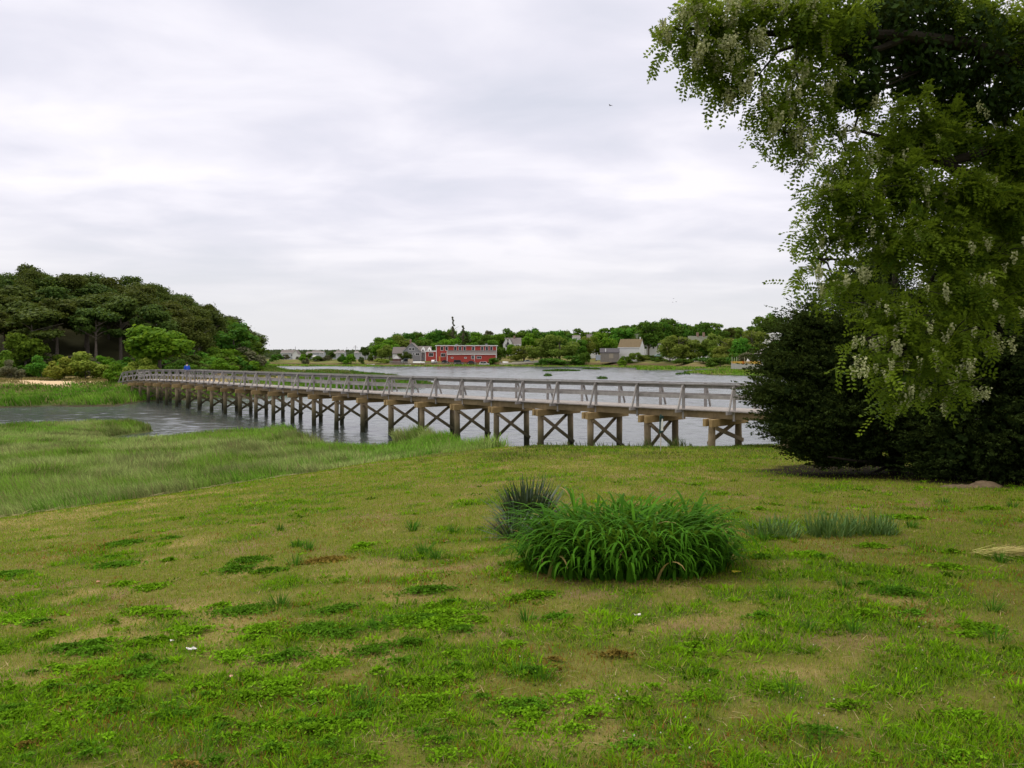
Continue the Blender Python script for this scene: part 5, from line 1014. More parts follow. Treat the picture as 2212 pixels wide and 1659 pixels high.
    # birds
    def bird(lab, p, s, rz):
        r = empty('bird', p, rz); tag(r, lab, 'bird', 'distant birds'); k = surf('bird_feather', (.07, .065, .07), .2)
        MB().ball((0, 0, 0), .11 * s, 10, 6, (.8, 2.3, .8)).ball((0, .27 * s, .03 * s), .06 * s, 8, 6).prism([(-.06 * s, -.01), (.06 * s, -.01), (.06 * s, .01), (-.06 * s, .01)], -.42 * s, -.2 * s).build('body', k, r, smooth=True)
        for q in (-1, 1): MB().add([(q * .05 * s, .12 * s, .03 * s), (q * .05 * s, -.1 * s, .03 * s), (q * .42 * s, -.02 * s, .20 * s), (q * .40 * s, .14 * s, .21 * s), (q * .8 * s, -.14 * s, .10 * s)] + [(q * .05 * s, .12 * s, .01 * s), (q * .05 * s, -.1 * s, .01 * s), (q * .42 * s, -.02 * s, .18 * s), (q * .40 * s, .14 * s, .19 * s), (q * .8 * s, -.14 * s, .08 * s)], [(0, 1, 2, 3), (3, 2, 4), (8, 7, 6, 5), (9, 7, 8), (0, 5, 6, 1), (1, 6, 7, 2), (2, 7, 9, 4), (4, 9, 8, 3), (3, 8, 5, 0)]).build('wing', k, r)
    bird('lone dark bird high in the open sky', P(1318.5, 228, 130), .75, .9)
    for a, b in ((1455, 645), (1461, 652), (1453, 653)): bird('tiny dark bird low in the sky above the far trees', P(a, b, 300), .7, .5)
    bird('small dark bird gliding over the left cottages', P(749, 752, 330), .9, 1.4); bird('white gull resting on the water off the barn', Vector((P(1371, 0, 176).x, 176, .12)), .7, .2)
shore_things()

# ------------------------------------------------------------------ trees behind and between the far houses
def far_trees():
    K = {'d': LF_DK, 'm': LF_MD, 'l': LF_LT, 'b': LF_BRI, 'g': LF_GRY, 'p': LF_PINE, 'y': LF_YEL}
    # column, top row, base row, crown width (px), distance, kind, colour, label or None (shares the wood's label)
    T = [(789, 745, 771, 18, 470, 'round', 'p', 'dark leaning tree standing alone left of the far wood'), (802, 760, 775, 14, 455, 'bush', 'd', None), (780, 765, 784, 10, 432, 'bush', 'p', 'dark shrub below the leaning tree'),
         (812, 742, 776, 26, 470, 'round', 'b', None), (824, 722, 776, 36, 480, 'round', 'm', 'rounded green tree at the left end of the far wood'), (842, 728, 776, 36, 468, 'round', 'b', None), (832, 742, 779, 30, 450, 'round', 'l', 'yellow-green tree left of the grey house'), (850, 716, 776, 36, 500, 'round', 'd', None), (868, 719, 776, 40, 475, 'round', 'l', 'broad olive green tree rising behind the grey house wing'),
         (885, 712, 774, 36, 505, 'round', 'd', None), (905, 709, 774, 40, 510, 'round', 'd', None), (925, 714, 774, 36, 500, 'round', 'm', None), (945, 705, 774, 34, 505, 'round', 'd', None), (918, 728, 774, 36, 470, 'round', 'd', None), (962, 709, 774, 34, 510, 'round', 'd', None), (978.7, 683, 774, 13, 500, 'spire', 'g', 'tall thin sparse tree sticking up above the far wood'), (980, 704, 774, 32, 515, 'round', 'm', None), (972, 727, 774, 40, 472, 'round', 'b', None),
         (1001, 702, 774, 15, 490, 'spire', 'g', 'second thin dark tree right of the tall sparse one'), (1000, 711, 774, 30, 500, 'round', 'm', None), (1008, 716, 774, 24, 480, 'spire', 'p', 'brownish narrow conifer behind the red building'), (945, 735, 774, 34, 465, 'round', 'm', None), (1022, 735, 774, 30, 465, 'round', 'm', None),
         (1031, 710, 772, 32, 505, 'round', 'b', None), (1058, 702.5, 772, 28, 520, 'airy', 'g', 'open-crowned dark tree on the skyline above the red building'), (1050, 717, 772, 32, 490, 'round', 'd', None), (1073, 715, 772, 34, 495, 'round', 'b', None), (1062, 729, 772, 30, 475, 'round', 'm', None), (1083, 727, 766, 22, 520, 'round', 'd', None),
         (1096, 705, 765, 32, 530, 'round', 'd', None), (1116, 711, 765, 34, 530, 'round', 'm', None), (1134, 706, 765, 26, 535, 'round', 'd', None), (1150, 704.5, 765, 24, 535, 'round', 'd', None), (1138, 716, 770, 36, 515, 'round', 'b', None), (1165, 710, 765, 30, 530, 'round', 'm', None), (1182, 710, 765, 34, 530, 'round', 'd', None), (1203, 707.5, 765, 34, 530, 'round', 'm', None), (1220, 707.5, 765, 26, 540, 'round', 'd', None), (1249, 705.5, 760, 34, 535, 'round', 'd', None), (1232, 714, 765, 30, 520, 'round', 'd', None), (1270, 714, 760, 26, 530, 'round', 'm', None),
         (1082, 742, 776, 24, 445, 'bush', 'd', 'dark shrub at the right corner of the red building'), (1104, 739, 770, 17, 455, 'round', 'b', 'small bright tree before the white two-gabled house'), (1068, 768, 778, 20, 422.5, 'bush', 'd', 'dark low bush before the right end of the red building'), (1126, 757, 776, 20, 450, 'bush', 'd', None),
         (1132, 737, 777, 44, 432, 'wide', 'l', 'yellow-green willow just right of the white two-gabled house'), (1169, 721, 780, 48, 424, 'wide', 'l', 'rounded willow, first of the big pair by the quay'), (1209, 713, 780, 56, 422, 'wide', 'l', 'tallest rounded willow, second of the big pair by the quay'), (1246, 719, 780, 38, 425, 'wide', 'm', None), (1288, 722, 770, 34, 440, 'round', 'm', None), (1268, 721, 780, 30, 430, 'round', 'l', 'slim yellow-green tree left of the workshop'), (1262, 752, 781, 26, 405, 'bush', 'd', None), (1225, 763, 783, 60, 408, 'bush', 'd', 'dark undergrowth clump beneath the willow pair'), (1180, 768, 783, 40, 410, 'bush', 'd', None),
         (1304, 710, 760, 44, 445, 'round', 'b', 'bright green tree behind the dark-roofed workshop'), (1290, 710, 760, 26, 530, 'round', 'd', None), (1314, 696, 757, 36, 500, 'airy', 'm', 'light airy tree on the skyline left of the barn'), (1336, 704, 757, 30, 500, 'round', 'd', None), (1358, 689, 757, 46, 495, 'airy', 'd', None), (1350, 700, 757, 50, 480, 'round', 'm', 'large mid-green tree behind the brown barn roof'), (1384, 700, 757, 40, 480, 'round', 'd', None),
         (1401, 684, 770, 50, 455, 'round', 'd', 'large dark tree with a visible trunk right of the barn'), (1425, 686, 770, 40, 470, 'round', 'd', None), (1448, 677.5, 765, 44, 480, 'round', 'd', 'tallest dark tree on the skyline right of the barn'), (1478, 690, 765, 40, 480, 'round', 'd', None), (1500, 697, 765, 36, 490, 'round', 'd', None), (1524, 688, 765, 46, 480, 'round', 'd', None), (1540, 684, 765, 34, 490, 'airy', 'l', 'pale feathery tree top on the skyline above the willow house'), (1505, 691, 765, 24, 500, 'airy', 'l', None), (1578, 698, 765, 26, 490, 'airy', 'p', None), (1560, 708, 765, 34, 480, 'round', 'd', None), (1600, 697, 765, 34, 500, 'airy', 'l', None),
         (1372, 755, 786, 26, 392, 'bush', 'l', 'small willow bush in front of the white barn wall'), (1352, 764, 786, 20, 390, 'bush', 'm', None), (1392, 764, 784, 26, 392, 'bush', 'l', 'rounded light bush right of the barn'), (1340, 773, 786, 22, 386, 'bush', 'b', None), (1410, 770, 784, 26, 395, 'bush', 'd', None), (1408, 762, 780, 50, 405, 'bush', 'd', None), (1435, 775, 786, 34, 385, 'bush', 'm', None),
         (1466, 711, 786, 60, 372, 'wide', 'l', 'wide yellow-green willow left of the white willow house'), (1447, 721, 784, 34, 378, 'wide', 'l', None), (1494, 722, 786, 44, 375, 'wide', 'l', None), (1518, 744, 786, 34, 376, 'round', 'm', None), (1538, 712, 786, 34, 372, 'round', 'l', 'yellow-green tree before the right part of the willow house'), (1572, 717, 788, 50, 350, 'wide', 'l', 'big willow left of the shack'), (1550, 738, 788, 30, 360, 'wide', 'm', None), (1624, 694, 784, 54, 335, 'wide', 'l', 'tallest yellow-green willow left of the dark cedar'), (1602, 722, 786, 40, 330, 'round', 'm', None), (1588, 752, 790, 44, 305, 'bush', 'd', None), (1618, 750, 786, 40, 290, 'bush', 'g', 'brownish thicket behind the yellow crates'), (1556, 765, 790, 44, 330, 'bush', 'd', None), (1520, 768, 788, 50, 345, 'bush', 'd', None), (1478, 770, 788, 44, 352, 'bush', 'd', None),
         (1650, 671, 765, 50, 440, 'round', 'd', 'large dark round tree on the skyline left of the cedar'), (1672, 669, 765, 36, 455, 'round', 'm', None), (1697, 667, 765, 36, 460, 'airy', 'm', None), (1709, 694, 765, 30, 420, 'round', 'l', 'pale rounded tree right beside the cedar edge'), (1636, 735, 780, 20, 300, 'bush', 'b', None), (1690, 720, 780, 40, 330, 'wide', 'd', None), (1740, 690, 780, 50, 380, 'round', 'd', None), (1790, 690, 780, 50, 380, 'round', 'm', None), (1660, 740, 778, 34, 262, 'bush', 'd', None),
         (866, 760, 777, 16, 427, 'round', 'p', 'dark small evergreen, left of two before the grey house'), (880, 757, 776, 18, 427.5, 'round', 'p', 'dark small evergreen, right of two before the grey house'), (845, 770, 781, 20, 424, 'bush', 'l', None), (822, 771, 782, 24, 428, 'bush', 'y', 'yellow-green bush at the foot of the far wood, left'),
         (661, 768, 785, 12.5, 428, 'bush', 'g', 'brownish bush alone at the edge of the left field'), (655, 761, 775, 17, 470, 'bush', 'b', 'green bush beside the farthest left cottage'), (668, 760, 776, 12, 480, 'round', 'd', None), (690, 765, 777, 30, 470, 'bush', 'd', 'long dark hedge below the second cottage'), (716, 757, 774, 14, 475, 'round', 'p', 'dark round tree between second and third cottages'), (705, 764, 776, 14, 470, 'bush', 'g', None), (739, 760, 781, 16, 440, 'bush', 'd', 'dark half of the shrub pair before the third cottage'), (756, 758, 781, 24, 436, 'bush', 'b', 'bright half of the shrub pair before the third cottage'), (744, 764, 781, 14, 437, 'bush', 'd', None), (613, 762, 777, 20, 500, 'bush', 'g', None), (598, 760, 780, 22, 480, 'bush', 'd', None), (645, 768, 775, 10, 500, 'bush', 'g', None)]
    for a, yt, yb, wpx, d, kd, c, lb in T:
        p = P(a, yb, d); z = gz(p.x, p.y); h = P(a, yt, d).z - z; w = wpx * d / F * 1.42
        seed = {'round': 1 + int(a) % 3, 'wide': 1 + int(a) % 2}.get(kd, 1 + int(a) % 2)
        small = kd == 'bush'
        tree(kd, K[c], seed + 40, (p.x, p.y, z - .2), h, w, lb or ('low shrub or hedge bush along the far shore gardens' if small else 'leafy tree in the green wood behind the far shore houses'), 'shrub' if small else 'tree', None if lb else ('garden shrubs on the far shore' if small else 'trees of the far shore wood'), name='shrub' if small else 'tree', n=3600 if kd in ('wide', 'airy') else 3000)
    rs = random.Random(21)
    for i in range(60):                      # further woods behind, closing the gaps between the crowns
        a = 815 + i * 27 + rs.uniform(-8, 8); d = rs.uniform(545, 620); p = P(a, 760, d); z = gz(p.x, p.y); yt = np.interp(a, [815, 850, 950, 1270, 1330, 1440, 1560, 1700, 2500], [738, 722, 713, 716, 706, 694, 704, 690, 694]) + rs.uniform(-2, 5)
        tree('round', LF_DK if rs.random() < .6 else LF_MD, 41 + i % 3, (p.x, p.y, z - .2), P(a, yt, d).z - z, rs.uniform(38, 48) * d / F, 'leafy tree in the green wood behind the far shore houses', 'tree', 'trees of the far shore wood', name='tree', n=3000)
far_trees()
def far_wood():
    n = 26000; y = rng.uniform(950, 1500, n); x = y * rng.uniform(-.45, .5, n); z = ground(x, y); c = np.stack([x, y, z + rng.uniform(0, 5, n)], 1)
    V, Fc = cards(c, rdir(n), rdir(n), rng.uniform(3, 7, n), rng.uniform(2, 5, n)); o = npmesh('distant_wood', V, Fc, leafmat('distant_leaf', (.035, .06, .028), (.07, .10, .045), .2, 0), rnd=np.repeat(rng.random(n), 4)); tag(o, 'dark low wood on the distant ridge along the horizon', 'wood', kind='stuff')
far_wood()

# ------------------------------------------------------------------ cedars on the right
def cedar(label, lobes, base, tr, n_spray, seed, r0=.16):
    """lobes in picture terms: (column, row, half width px, half height px, distance, half depth m)"""
    rs = np.random.default_rng(seed); root = empty('cedar_tree', base); tag(root, label, 'cedar', 'dark cedars on the right')
    lb = np.array([(*(P(a, b, d) - Vector(base)), hw * d / F, dd, hh * d / F) for a, b, hw, hh, d, dd in lobes]); wgt = lb[:, 3] * lb[:, 5]; k = rs.choice(len(lb), n_spray, p=wgt / wgt.sum())
    dr = rs.normal(size=(n_spray, 3)); dr /= np.linalg.norm(dr, axis=1, keepdims=True); rr_ = .35 + .65 * rs.random(n_spray) ** .45 + .22 * (rs.random(n_spray) < .12); ctr = lb[k, :3]; pos = ctr + dr * rr_[:, None] * lb[k, 3:6]
    # sprays grow outward from the trunk and slightly upward, in flat layered fans
    ax = pos.copy(); ax[:, 2] = 0; nrm_ = np.linalg.norm(ax, axis=1, keepdims=True); g = ax / (nrm_ + .3) + dr * np.array([.7, .7, .35]) + np.array([0, 0, .18]); g /= np.linalg.norm(g, axis=1, keepdims=True)
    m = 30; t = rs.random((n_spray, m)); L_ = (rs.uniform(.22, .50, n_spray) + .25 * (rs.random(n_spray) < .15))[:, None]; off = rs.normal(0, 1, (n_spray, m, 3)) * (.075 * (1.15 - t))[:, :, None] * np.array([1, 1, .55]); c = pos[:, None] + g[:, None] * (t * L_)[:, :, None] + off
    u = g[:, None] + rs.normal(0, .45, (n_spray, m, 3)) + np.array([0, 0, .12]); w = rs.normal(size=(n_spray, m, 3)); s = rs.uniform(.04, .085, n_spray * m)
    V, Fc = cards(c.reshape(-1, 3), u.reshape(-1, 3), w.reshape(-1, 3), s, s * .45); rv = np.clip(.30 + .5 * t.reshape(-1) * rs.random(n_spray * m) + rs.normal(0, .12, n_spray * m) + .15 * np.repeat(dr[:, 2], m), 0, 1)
    # dense inner growth
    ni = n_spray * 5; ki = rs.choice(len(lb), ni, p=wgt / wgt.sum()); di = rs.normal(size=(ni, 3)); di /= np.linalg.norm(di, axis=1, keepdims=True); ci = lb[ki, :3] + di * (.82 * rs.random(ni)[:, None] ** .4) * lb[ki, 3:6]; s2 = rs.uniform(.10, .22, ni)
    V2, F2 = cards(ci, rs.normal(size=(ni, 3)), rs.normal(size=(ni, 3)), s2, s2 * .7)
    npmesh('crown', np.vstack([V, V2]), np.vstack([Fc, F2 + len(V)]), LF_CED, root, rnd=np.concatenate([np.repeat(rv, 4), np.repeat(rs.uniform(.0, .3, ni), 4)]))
    mb = MB(); mb.tube([(0, 0, -.4), (.05, 0, tr * .3), (-.04, .03, tr * .7), (0, 0, tr)], [r0 * 1.2, r0, r0 * .6, r0 * .15], 9)
    for q in range(40):
        tgt = Vector(lb[rs.integers(len(lb)), :3]) + Vector(rs.normal(0, .35, 3)); z = max(.25, min(tr * .9, tgt.z - rs.uniform(.0, .5))); mid = Vector((tgt.x * .5, tgt.y * .5, (z + tgt.z) / 2 - .05)); mb.tube([(0, 0, z), mid, tgt], [r0 * .35, r0 * .22, .012], 5)
    mb.build('trunk', BARK_D, root, recalc=False); return root
def cedars():
    b = P(1935, 1030, 19.0); b.z = gz(b.x, b.y)
    cedar('broad dark cedar with layered branches reaching left over the end of the footbridge', [
        (1690, 790, 50, 24, 18.6, .7), (1672, 760, 26, 14, 18.8, .4), (1682, 850, 52, 30, 18.3, .8), (1655, 858, 24, 18, 18.4, .5), (1700, 915, 46, 34, 18.2, .8), (1742, 690, 34, 20, 19.0, .5), (1720, 730, 36, 22, 18.9, .6), (1752, 660, 12, 9, 19.0, .3), (1705, 715, 16, 8, 18.9, .3), (1780, 720, 60, 50, 19.2, 1.0), (1760, 800, 75, 60, 18.9, 1.3), (1760, 890, 75, 60, 18.6, 1.3), (1755, 950, 50, 36, 18.5, .9), (1795, 985, 55, 24, 18.6, .7), (1735, 965, 28, 18, 18.4, .4),
        (1840, 760, 80, 90, 19.3, 1.3), (1850, 880, 85, 80, 19.1, 1.5), (1870, 640, 60, 60, 19.6, 1.1), (1860, 955, 70, 38, 19.0, 1.3), (1930, 700, 80, 90, 19.6, 1.3), (1950, 830, 80, 90, 19.4, 1.4), (1900, 580, 40, 50, 19.8, .8), (1990, 930, 60, 70, 19.2, 1.1), (1925, 535, 22, 34, 19.8, .5), (1850, 1000, 16, 10, 18.9, .3), (1893, 992, 22, 12, 18.9, .4)], tuple(b), 5.6, 5200, 5)
    b = P(2165, 1036, 17.2); b.z = gz(b.x, b.y)
    cedar('tall dark cedar at the right edge with branches down to the ground', [
        (2060, 960, 90, 66, 17.0, 1.3), (2020, 860, 80, 80, 17.2, 1.2), (2080, 760, 90, 90, 17.5, 1.3), (2170, 930, 100, 90, 16.8, 1.5), (2180, 800, 100, 100, 17.2, 1.6), (2090, 650, 80, 80, 17.8, 1.2), (2190, 660, 100, 90, 17.5, 1.5), (2130, 560, 70, 80, 18.0, 1.1), (2220, 530, 80, 90, 17.8, 1.3), (2160, 470, 50, 60, 18.2, .8), (2290, 800, 110, 130, 17.2, 1.7), (2300, 950, 100, 90, 16.8, 1.5), (2300, 620, 90, 110, 17.8, 1.4), (2120, 1010, 80, 26, 16.9, 1.1), (2010, 1000, 36, 22, 17.4, .7), (2030, 1005, 60, 24, 17.4, .8), (2230, 1000, 80, 34, 16.6, 1.1)], tuple(b), 6.6, 5200, 6, .2)
    b = P(2420, 1060, 15.0); b.z = gz(b.x, b.y)
    cedar('dark cedar just beyond the right edge of the lawn behind the others', [(2330, 900, 90, 110, 15.6, 1.3), (2380, 740, 110, 140, 15.4, 1.5), (2470, 880, 120, 120, 15.0, 1.5), (2400, 560, 80, 120, 15.6, 1.1), (2480, 650, 90, 140, 15.2, 1.2)], tuple(b), 5.2, 1800, 7)
cedars()

# ------------------------------------------------------------------ flowering locust over the right side
def locust():
    rs = np.random.default_rng(12); base = Vector((7.9, 8.6, gz(7.9, 8.6))); root = empty('locust_tree', base); tag(root, 'flowering locust tree whose leafy branches hang in from the right with cream blossom', 'tree')
    W = lambda a, b, d: P(a, b, d) - base
    LIMB = [([(0, 0, -.5), (-.1, 0, 1.2), (-.25, .1, 2.6), W(2330, 330, 8.6)], [.30, .25, .22, .19]),
            ([W(2330, 330, 8.6), W(2215, 152, 8.2), W(2090, 96, 7.9), W(1960, 78, 7.6), W(1800, 72, 7.4), W(1603, 72, 7.1), W(1540, 60, 7.0), W(1470, 66, 6.9)], [.17, .095, .07, .055, .045, .022, .014, .006]),
            ([W(1800, 72, 7.4), W(1735, 92, 7.3), W(1680, 112, 7.2), W(1640, 160, 7.1)], [.03, .022, .013, .006]), ([W(1960, 80, 7.6), W(1900, 105, 7.5), W(1800, 125, 7.4), W(1740, 180, 7.3), W(1690, 230, 7.2), W(1660, 290, 7.1)], [.04, .03, .022, .014, .009, .005]),
            ([(-.25, .1, 2.6), W(2260, 480, 8.6), W(2135, 412, 8.2), W(2040, 352, 8.0), W(1975, 338, 7.9), W(1900, 294, 7.8), W(1845, 280, 7.7), W(1790, 292, 7.6)], [.17, .10, .08, .055, .032, .02, .012, .005]),
            ([W(2040, 352, 8.0), W(2100, 336, 8.0), W(2200, 300, 8.3)], [.04, .05, .07]), ([W(2135, 412, 8.2), W(2080, 500, 7.9), W(2010, 610, 7.6), W(1960, 720, 7.3)], [.05, .035, .02, .007]), ([W(2260, 480, 8.6), W(2180, 620, 8.0), W(2100, 730, 7.6), W(2060, 830, 7.4)], [.06, .045, .022, .007]),
            ([W(1975, 338, 7.9), W(1900, 400, 7.7), W(1820, 470, 7.5), W(1775, 560, 7.4)], [.03, .022, .012, .005]), ([W(2215, 152, 8.2), W(2130, 20, 8.2), W(2040, -90, 8.0), W(1900, -160, 7.8)], [.06, .045, .03, .012]), ([W(2330, 330, 8.6), W(2420, 60, 9.2), W(2400, -300, 9.0)], [.17, .13, .06])]
    mb = MB()
    for pts, rd in LIMB: mb.tube(pts, rd, 9)
    # blobs of foliage: column, row, half width, half height (px), distance, half depth (m)
    B = [(1432, 85, 34, 45, 6.9, .35), (1490, 55, 56, 52, 6.9, .45), (1560, 40, 66, 46, 7.0, .5), (1640, 30, 76, 40, 7.1, .5), (1720, 40, 60, 60, 7.2, .5), (1500, 128, 40, 44, 6.9, .4), (1562, 135, 62, 56, 7.0, .5), (1596, 185, 42, 40, 7.0, .4), (1572, 216, 22, 20, 7.0, .2), (1646, 216, 14, 14, 7.0, .15), (1622, 105, 50, 40, 7.1, .4),
         (1715, 160, 40, 62, 7.2, .4), (1700, 225, 44, 60, 7.2, .4), (1668, 268, 30, 44, 7.1, .35), (1718, 302, 42, 44, 7.2, .35), (1736, 338, 24, 30, 7.2, .25), (1770, 225, 50, 50, 7.3, .45), (1760, 110, 44, 44, 7.3, .4), (1790, 170, 40, 34, 7.4, .4), (1800, 50, 80, 62, 7.4, .6), (1850, 290, 44, 26, 7.5, .4), (1800, 290, 36, 30, 7.5, .35), (1870, 232, 30, 30, 7.6, .4), (1960, 250, 70, 40, 7.8, .5),
         (1830, 345, 70, 36, 7.6, .5), (1795, 385, 40, 34, 7.5, .4), (1910, 330, 60, 50, 7.7, .5), (1990, 300, 80, 60, 7.9, .6), (2080, 280, 80, 60, 8.1, .6), (2170, 330, 80, 80, 8.2, .7), (1775, 430, 42, 46, 7.4, .4), (1850, 420, 74, 54, 7.5, .5), (1950, 420, 90, 66, 7.7, .6), (2060, 420, 90, 66, 7.9, .6), (2160, 450, 90, 80, 8.1, .7), (1762, 510, 34, 50, 7.4, .35), (1835, 505, 66, 56, 7.4, .5), (1930, 520, 86, 54, 7.5, .6), (2040, 530, 96, 66, 7.7, .6), (2150, 560, 90, 80, 7.9, .7), (2230, 400, 70, 150, 8.3, .8), (2240, 620, 70, 120, 8.1, .7),
         (1752, 592, 28, 40, 7.3, .3), (1800, 612, 42, 34, 7.3, .35), (1846, 596, 46, 28, 7.4, .35), (1768, 632, 22, 22, 7.3, .25), (1905, 672, 66, 34, 7.3, .4), (1990, 640, 80, 44, 7.4, .5), (2080, 640, 80, 60, 7.5, .6), (2160, 660, 60, 60, 7.6, .5), (1960, 705, 80, 44, 7.2, .45), (1868, 742, 46, 28, 7.1, .3), (1912, 752, 52, 34, 7.1, .35), (1850, 796, 32, 38, 7.0, .25), (1900, 800, 42, 40, 7.0, .3), (1980, 780, 62, 54, 7.1, .4), (2050, 740, 70, 60, 7.3, .45), (1950, 850, 24, 44, 7.0, .22), (2020, 845, 52, 46, 7.1, .35), (2072, 800, 50, 40, 7.2, .35), (2110, 850, 26, 16, 7.2, .2), (2130, 740, 40, 36, 7.3, .3), (2170, 742, 30, 34, 7.4, .25), (1932, 880, 12, 16, 7.0, .12), (2030, 888, 26, 16, 7.0, .15), (2120, 30, 78, 52, 8.1, .5), (2195, 60, 80, 70, 8.2, .5), (2160, 110, 72, 48, 8.0, .5), (2230, 150, 60, 60, 8.2, .5), (2060, 20, 60, 44, 7.9, .4)]
    b = np.array([(*(W(q[0], q[1] - 8, q[4])), max(9, q[2] - 21) * q[4] / F, q[5] * .8, max(9, q[3] - 19) * q[4] / F) for q in B]); wg = b[:, 3] * b[:, 5] * np.where(np.arange(len(B)) >= 46, .7, 1.0); n_t = 2350; k = rs.choice(len(b), n_t, p=wg / wg.sum()); dd = rs.normal(size=(n_t, 3)); dd /= np.linalg.norm(dd, axis=1, keepdims=True)
    # foliage gathers in smaller tufts inside each mass, with open gaps between them
    nb = 7; sb = rdir(len(b) * nb, rs) * (rs.random(len(b) * nb)[:, None] ** .5) * np.repeat(b[:, 3:6], nb, 0) * .78 + np.repeat(b[:, :3], nb, 0); sr = np.repeat(np.cbrt(b[:, 3] * b[:, 4] * b[:, 5]), nb) * rs.uniform(.26, .46, len(b) * nb)
    ks = k * nb + rs.integers(0, nb, n_t); pos = sb[ks] + dd * (rs.random(n_t)[:, None] ** .4) * sr[ks][:, None] * np.array([1.15, 1.15, .85])
    # main twigs for each blob hang off the nearest limb
    lp_ = np.array([tuple(Vector(p)) for pts, _ in LIMB[1:] for p0, p1 in zip(pts[:-1], pts[1:]) for t in np.linspace(0, 1, 5) for p in [Vector(p0) * (1 - t) + Vector(p1) * t]])
    for q in b:
        c = q[:3]; j = np.argmin(((lp_ - c) ** 2).sum(1)); a = Vector(lp_[j]); e_ = Vector(c); mid = (a + e_) / 2 + Vector((0, 0, .06)); mb.tube([a, mid, e_], [.014, .009, .005], 5)
        for _ in range(4): tgt = e_ + Vector(rs.normal(size=3) * q[3:6] * .6); mb.tube([e_, (e_ + tgt) / 2 + Vector((0, 0, .02)), tgt], [.005, .004, .0025], 4)
    mb.build('trunk', BARK_D, root, recalc=False)
    # every twig carries a few pinnate leaves
    per = 5; m = n_t * per; tw = rs.normal(size=(n_t, 3)) * .7 + dd * .6 + np.array([-.1, 0, -.25]); tw /= np.linalg.norm(tw, axis=1, keepdims=True); tt = np.tile(np.linspace(0, 1, per), n_t); o_ = np.repeat(pos, per, 0) + np.repeat(tw, per, 0) * (tt * .16)[:, None]
    ax = np.repeat(tw, per, 0) * .4 + rs.normal(size=(m, 3)) * .65 + np.array([0, 0, -.15]); ax /= np.linalg.norm(ax, axis=1, keepdims=True); Ll = rs.uniform(.13, .23, m); side = np.cross(ax, rs.normal(size=(m, 3)) * .5 + np.array([0, 0, 1.])); side /= np.linalg.norm(side, axis=1, keepdims=True)
    nl = 13; C_, U_, W_ = [], [], []; up = np.cross(side, ax)
    for i in range(nl):
        if i == nl - 1: t, s = 1.0, 0
        else: t, s = .22 + .72 * (i // 2) / ((nl - 1) / 2 - 1), (1 if i % 2 else -1)
        droop = np.array([0, 0, -1.]) * (t * t * .3)[None] if False else np.array([0, 0, -.05 * t * t]); u = side * s + ax * (.35 if s else 1.0) + up * rs.normal(0, .12, (m, 1)); C_.append(o_ + ax * (t * Ll)[:, None] + droop + side * (s * .024)); U_.append(u); W_.append(ax + rs.normal(0, .25, (m, 3)))
    C2, U2, W2 = (np.concatenate(q) for q in (C_, U_, W_)); sz = rs.uniform(.036, .052, len(C2)); V, Fc = cards(C2, U2, W2, sz, sz * .56)
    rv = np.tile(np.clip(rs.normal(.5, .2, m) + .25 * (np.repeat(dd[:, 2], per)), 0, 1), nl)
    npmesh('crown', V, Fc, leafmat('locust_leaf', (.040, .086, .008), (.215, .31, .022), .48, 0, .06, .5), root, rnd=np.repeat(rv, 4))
    # hanging racemes of cream flowers
    FM = leafmat('locust_blossom', (.36, .39, .18), (.64, .64, .38), .25, 0, .05, .6)
    def raceme(seed):
        r = np.random.default_rng(seed); n = 46; t = r.random(n) ** .8; L_ = .13; a = r.uniform(0, 6.28, n); q = .040 * (1 - t * .68) * r.uniform(.5, 1.1, n); c = np.stack([np.cos(a) * q, np.sin(a) * q, -t * L_], 1); s = r.uniform(.024, .034, n) * (1 - .35 * t)
        V, Fc = cards(c, np.stack([np.cos(a), np.sin(a), -.8 * np.ones(n)], 1) + r.normal(0, .4, (n, 3)), r.normal(size=(n, 3)), s, s * .85); return V, Fc, np.repeat(r.random(n), 4)
    prot = [raceme(s) for s in range(4)]
    hang = [q for q in range(n_t) if dd[q, 1] < .35]
    fl = []
    FB = {0: 16, 1: 26, 2: 22, 3: 22, 4: 10, 5: 16, 6: 30, 7: 16, 8: 8, 9: 3, 10: 14, 11: 8, 12: 12, 13: 10, 14: 12, 15: 6, 16: 6, 17: 6}
    for bi in range(len(B)):
        cnt = int(.95 * FB.get(bi, 4 if bi < 30 else 6 if bi < 46 else 6 if bi < 62 else 2))
        if B[bi][0] > 2120: cnt = 3
        for _ in range(cnt):
            d3 = rs.normal(size=3); d3[1] = -abs(d3[1]); d3 /= np.linalg.norm(d3); fl.append((*(b[bi, :3] + d3 * b[bi, 3:6] * rs.uniform(.75, 1.0) + np.array([0, 0, .03])), rs.uniform(.68, 1.08), rs.uniform(0, 6.28), rs.integers(4)))
    fl = np.array(fl); order = rs.permutation(len(fl)); fl = fl[order]; fl = np.array(sorted(fl.tolist(), key=lambda q: -q[3] / (q[1] + base.y)))
    meshes = [None] * 4
    for q in fl[:100]:
        k_ = int(q[5])
        if meshes[k_] is None: o = npmesh('flower_cluster', prot[k_][0], prot[k_][1], FM, root, rnd=prot[k_][2]); meshes[k_] = o
        else: o = meshes[k_].copy(); col.objects.link(o); o.parent = root
        o.location = q[:3]; o.scale = (q[3],) * 3; o.rotation_euler = (rs.normal(0, .15), rs.normal(0, .15), q[4])
    VV, FF, RR, off = [], [], [], 0
    for q in fl[100:]:
        V0, F0, r0_ = prot[int(q[5])]; c, s = math.cos(q[4]), math.sin(q[4]); V1 = (V0 @ np.array([[c, s, 0], [-s, c, 0], [0, 0, 1]])) * q[3] + q[:3]; VV.append(V1); FF.append(F0 + off); RR.append(r0_); off += len(V0)
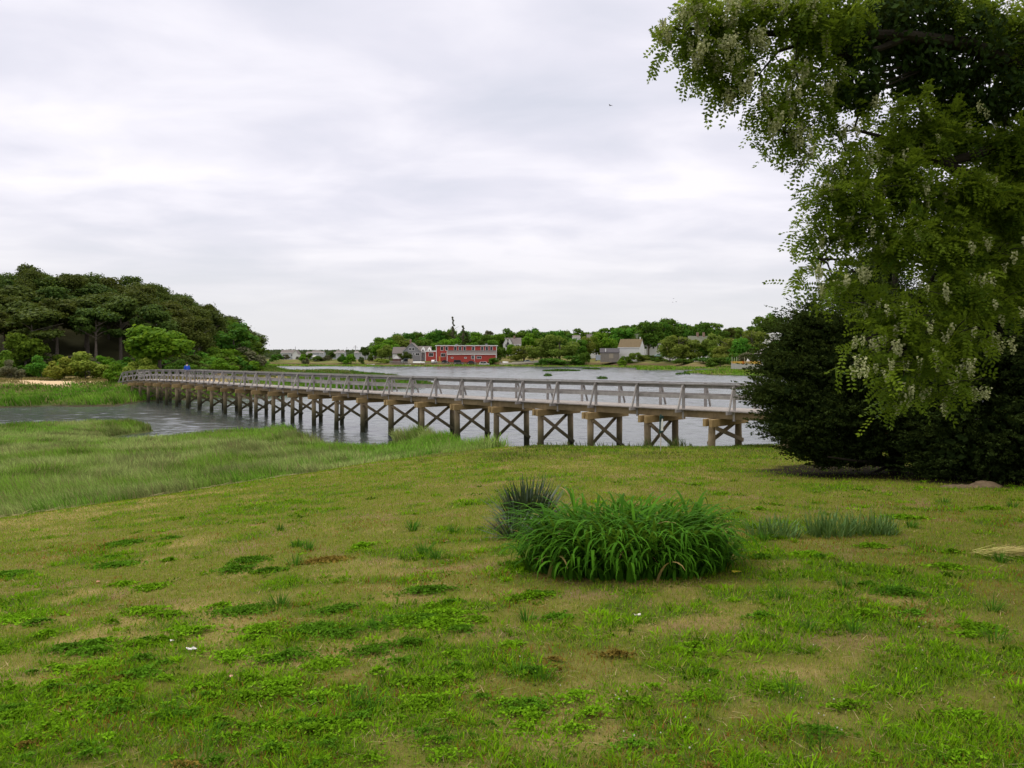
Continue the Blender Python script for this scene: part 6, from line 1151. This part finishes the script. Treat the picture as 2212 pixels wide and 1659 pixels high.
    o = npmesh('flower_cluster', np.vstack(VV), np.vstack(FF), FM, root, rnd=np.concatenate(RR)); o['kind'] = 'stuff'
    # rest of the crown, unseen above and right, added to shade the lawn
    n = 16000; bb = np.array([(5.5, 4, 8.6, 2.4, 3.0, 1.3), (8.5, 6, 8.8, 3, 4, 2.0), (7, 11, 11.5, 3.0, 3.0, 1.6), (9.5, 9.5, 6.2, 2.0, 3.0, 1.6), (10, 3, 7.5, 2.5, 3, 1.8), (12, 10, 9, 3, 4, 3), (13, 16, 7, 3, 3, 3)]); k = rs.choice(len(bb), n); d_ = rdir(n, rs); c = bb[k, :3] + d_ * (rs.random(n)[:, None] ** .4) * bb[k, 3:]
    keep = (c[:, 2] > EYE + .50 * c[:, 1]) | (c[:, 0] > .70 * c[:, 1] + .3); c = c[keep] - np.array(base); n = len(c); s = rs.uniform(.12, .26, n); V, Fc = cards(c, rdir(n, rs), rdir(n, rs) , s, s * .5); npmesh('unseen_crown', V, Fc, bpy.data.materials['locust_leaf'], root, rnd=np.repeat(rs.random(n), 4))
    print('flowers', len(fl))
locust()
def vine():
    """broad dark leaves smothering the upper limb"""
    rs = np.random.default_rng(33); base = P(2240, 200, 8.4); root = empty('climbing_vine', base); tag(root, 'dark broad-leaved vine smothering the upper limb of the locust at top right', 'vine')
    B = [(1830, 90, 50, 70, 7.6, .4), (1890, 60, 80, 80, 7.8, .5), (1850, 170, 46, 70, 7.6, .35), (1815, 215, 24, 34, 7.5, .25), (1870, 205, 30, 40, 7.6, .3), (1960, 40, 90, 70, 8.0, .6), (1960, 130, 80, 50, 8.0, .5), (2010, 185, 70, 40, 8.1, .5), (2060, 120, 100, 80, 8.2, .7), (2120, 210, 90, 60, 8.3, .6), (2230, 230, 80, 80, 8.5, .7), (1950, 190, 26, 18, 8.0, .2), (2080, 250, 80, 40, 8.3, .4), (1980, -40, 90, 50, 8.2, .7)]
    b = np.array([(*(P(q[0], q[1], q[4]) - base), q[2] * q[4] / F, q[5], q[3] * q[4] / F) for q in B]); wg = b[:, 3] * b[:, 5]; n = 15000; k = rs.choice(len(b), n, p=wg / wg.sum()); d = rdir(n, rs); c = b[k, :3] + d * (rs.random(n)[:, None] ** .36) * b[k, 3:6]
    u = rs.normal(0, .6, (n, 3)) + np.array([0, -.2, -.6]); w = rs.normal(size=(n, 3)); s = rs.uniform(.045, .09, n); V, Fc = cards(c, u, w, s, s * .62)
    npmesh('leaves', V, Fc, leafmat('vine_leaf', (.010, .024, .006), (.04, .075, .014), .12, 0, .04, .6), root, rnd=np.repeat(rs.random(n), 4))
    mb = MB(); pts = [P(a, bb, dd_) - base for a, bb, dd_ in ((2230, 170, 8.45), (2100, 104, 8.1), (1980, 88, 7.8), (1850, 90, 7.6), (1820, 190, 7.55))]; mb.tube(pts, [.04, .035, .025, .018, .008], 7)
    for q in b: mb.tube([Vector(q[:3]) * .3 + pts[1] * .7, Vector(q[:3])], [.015, .006], 5)
    mb.build('stem', BARK_D, root, recalc=False)
vine()
print('objects', len(bpy.data.objects), 'tris approx', sum(len(m.polygons) for m in bpy.data.meshes))
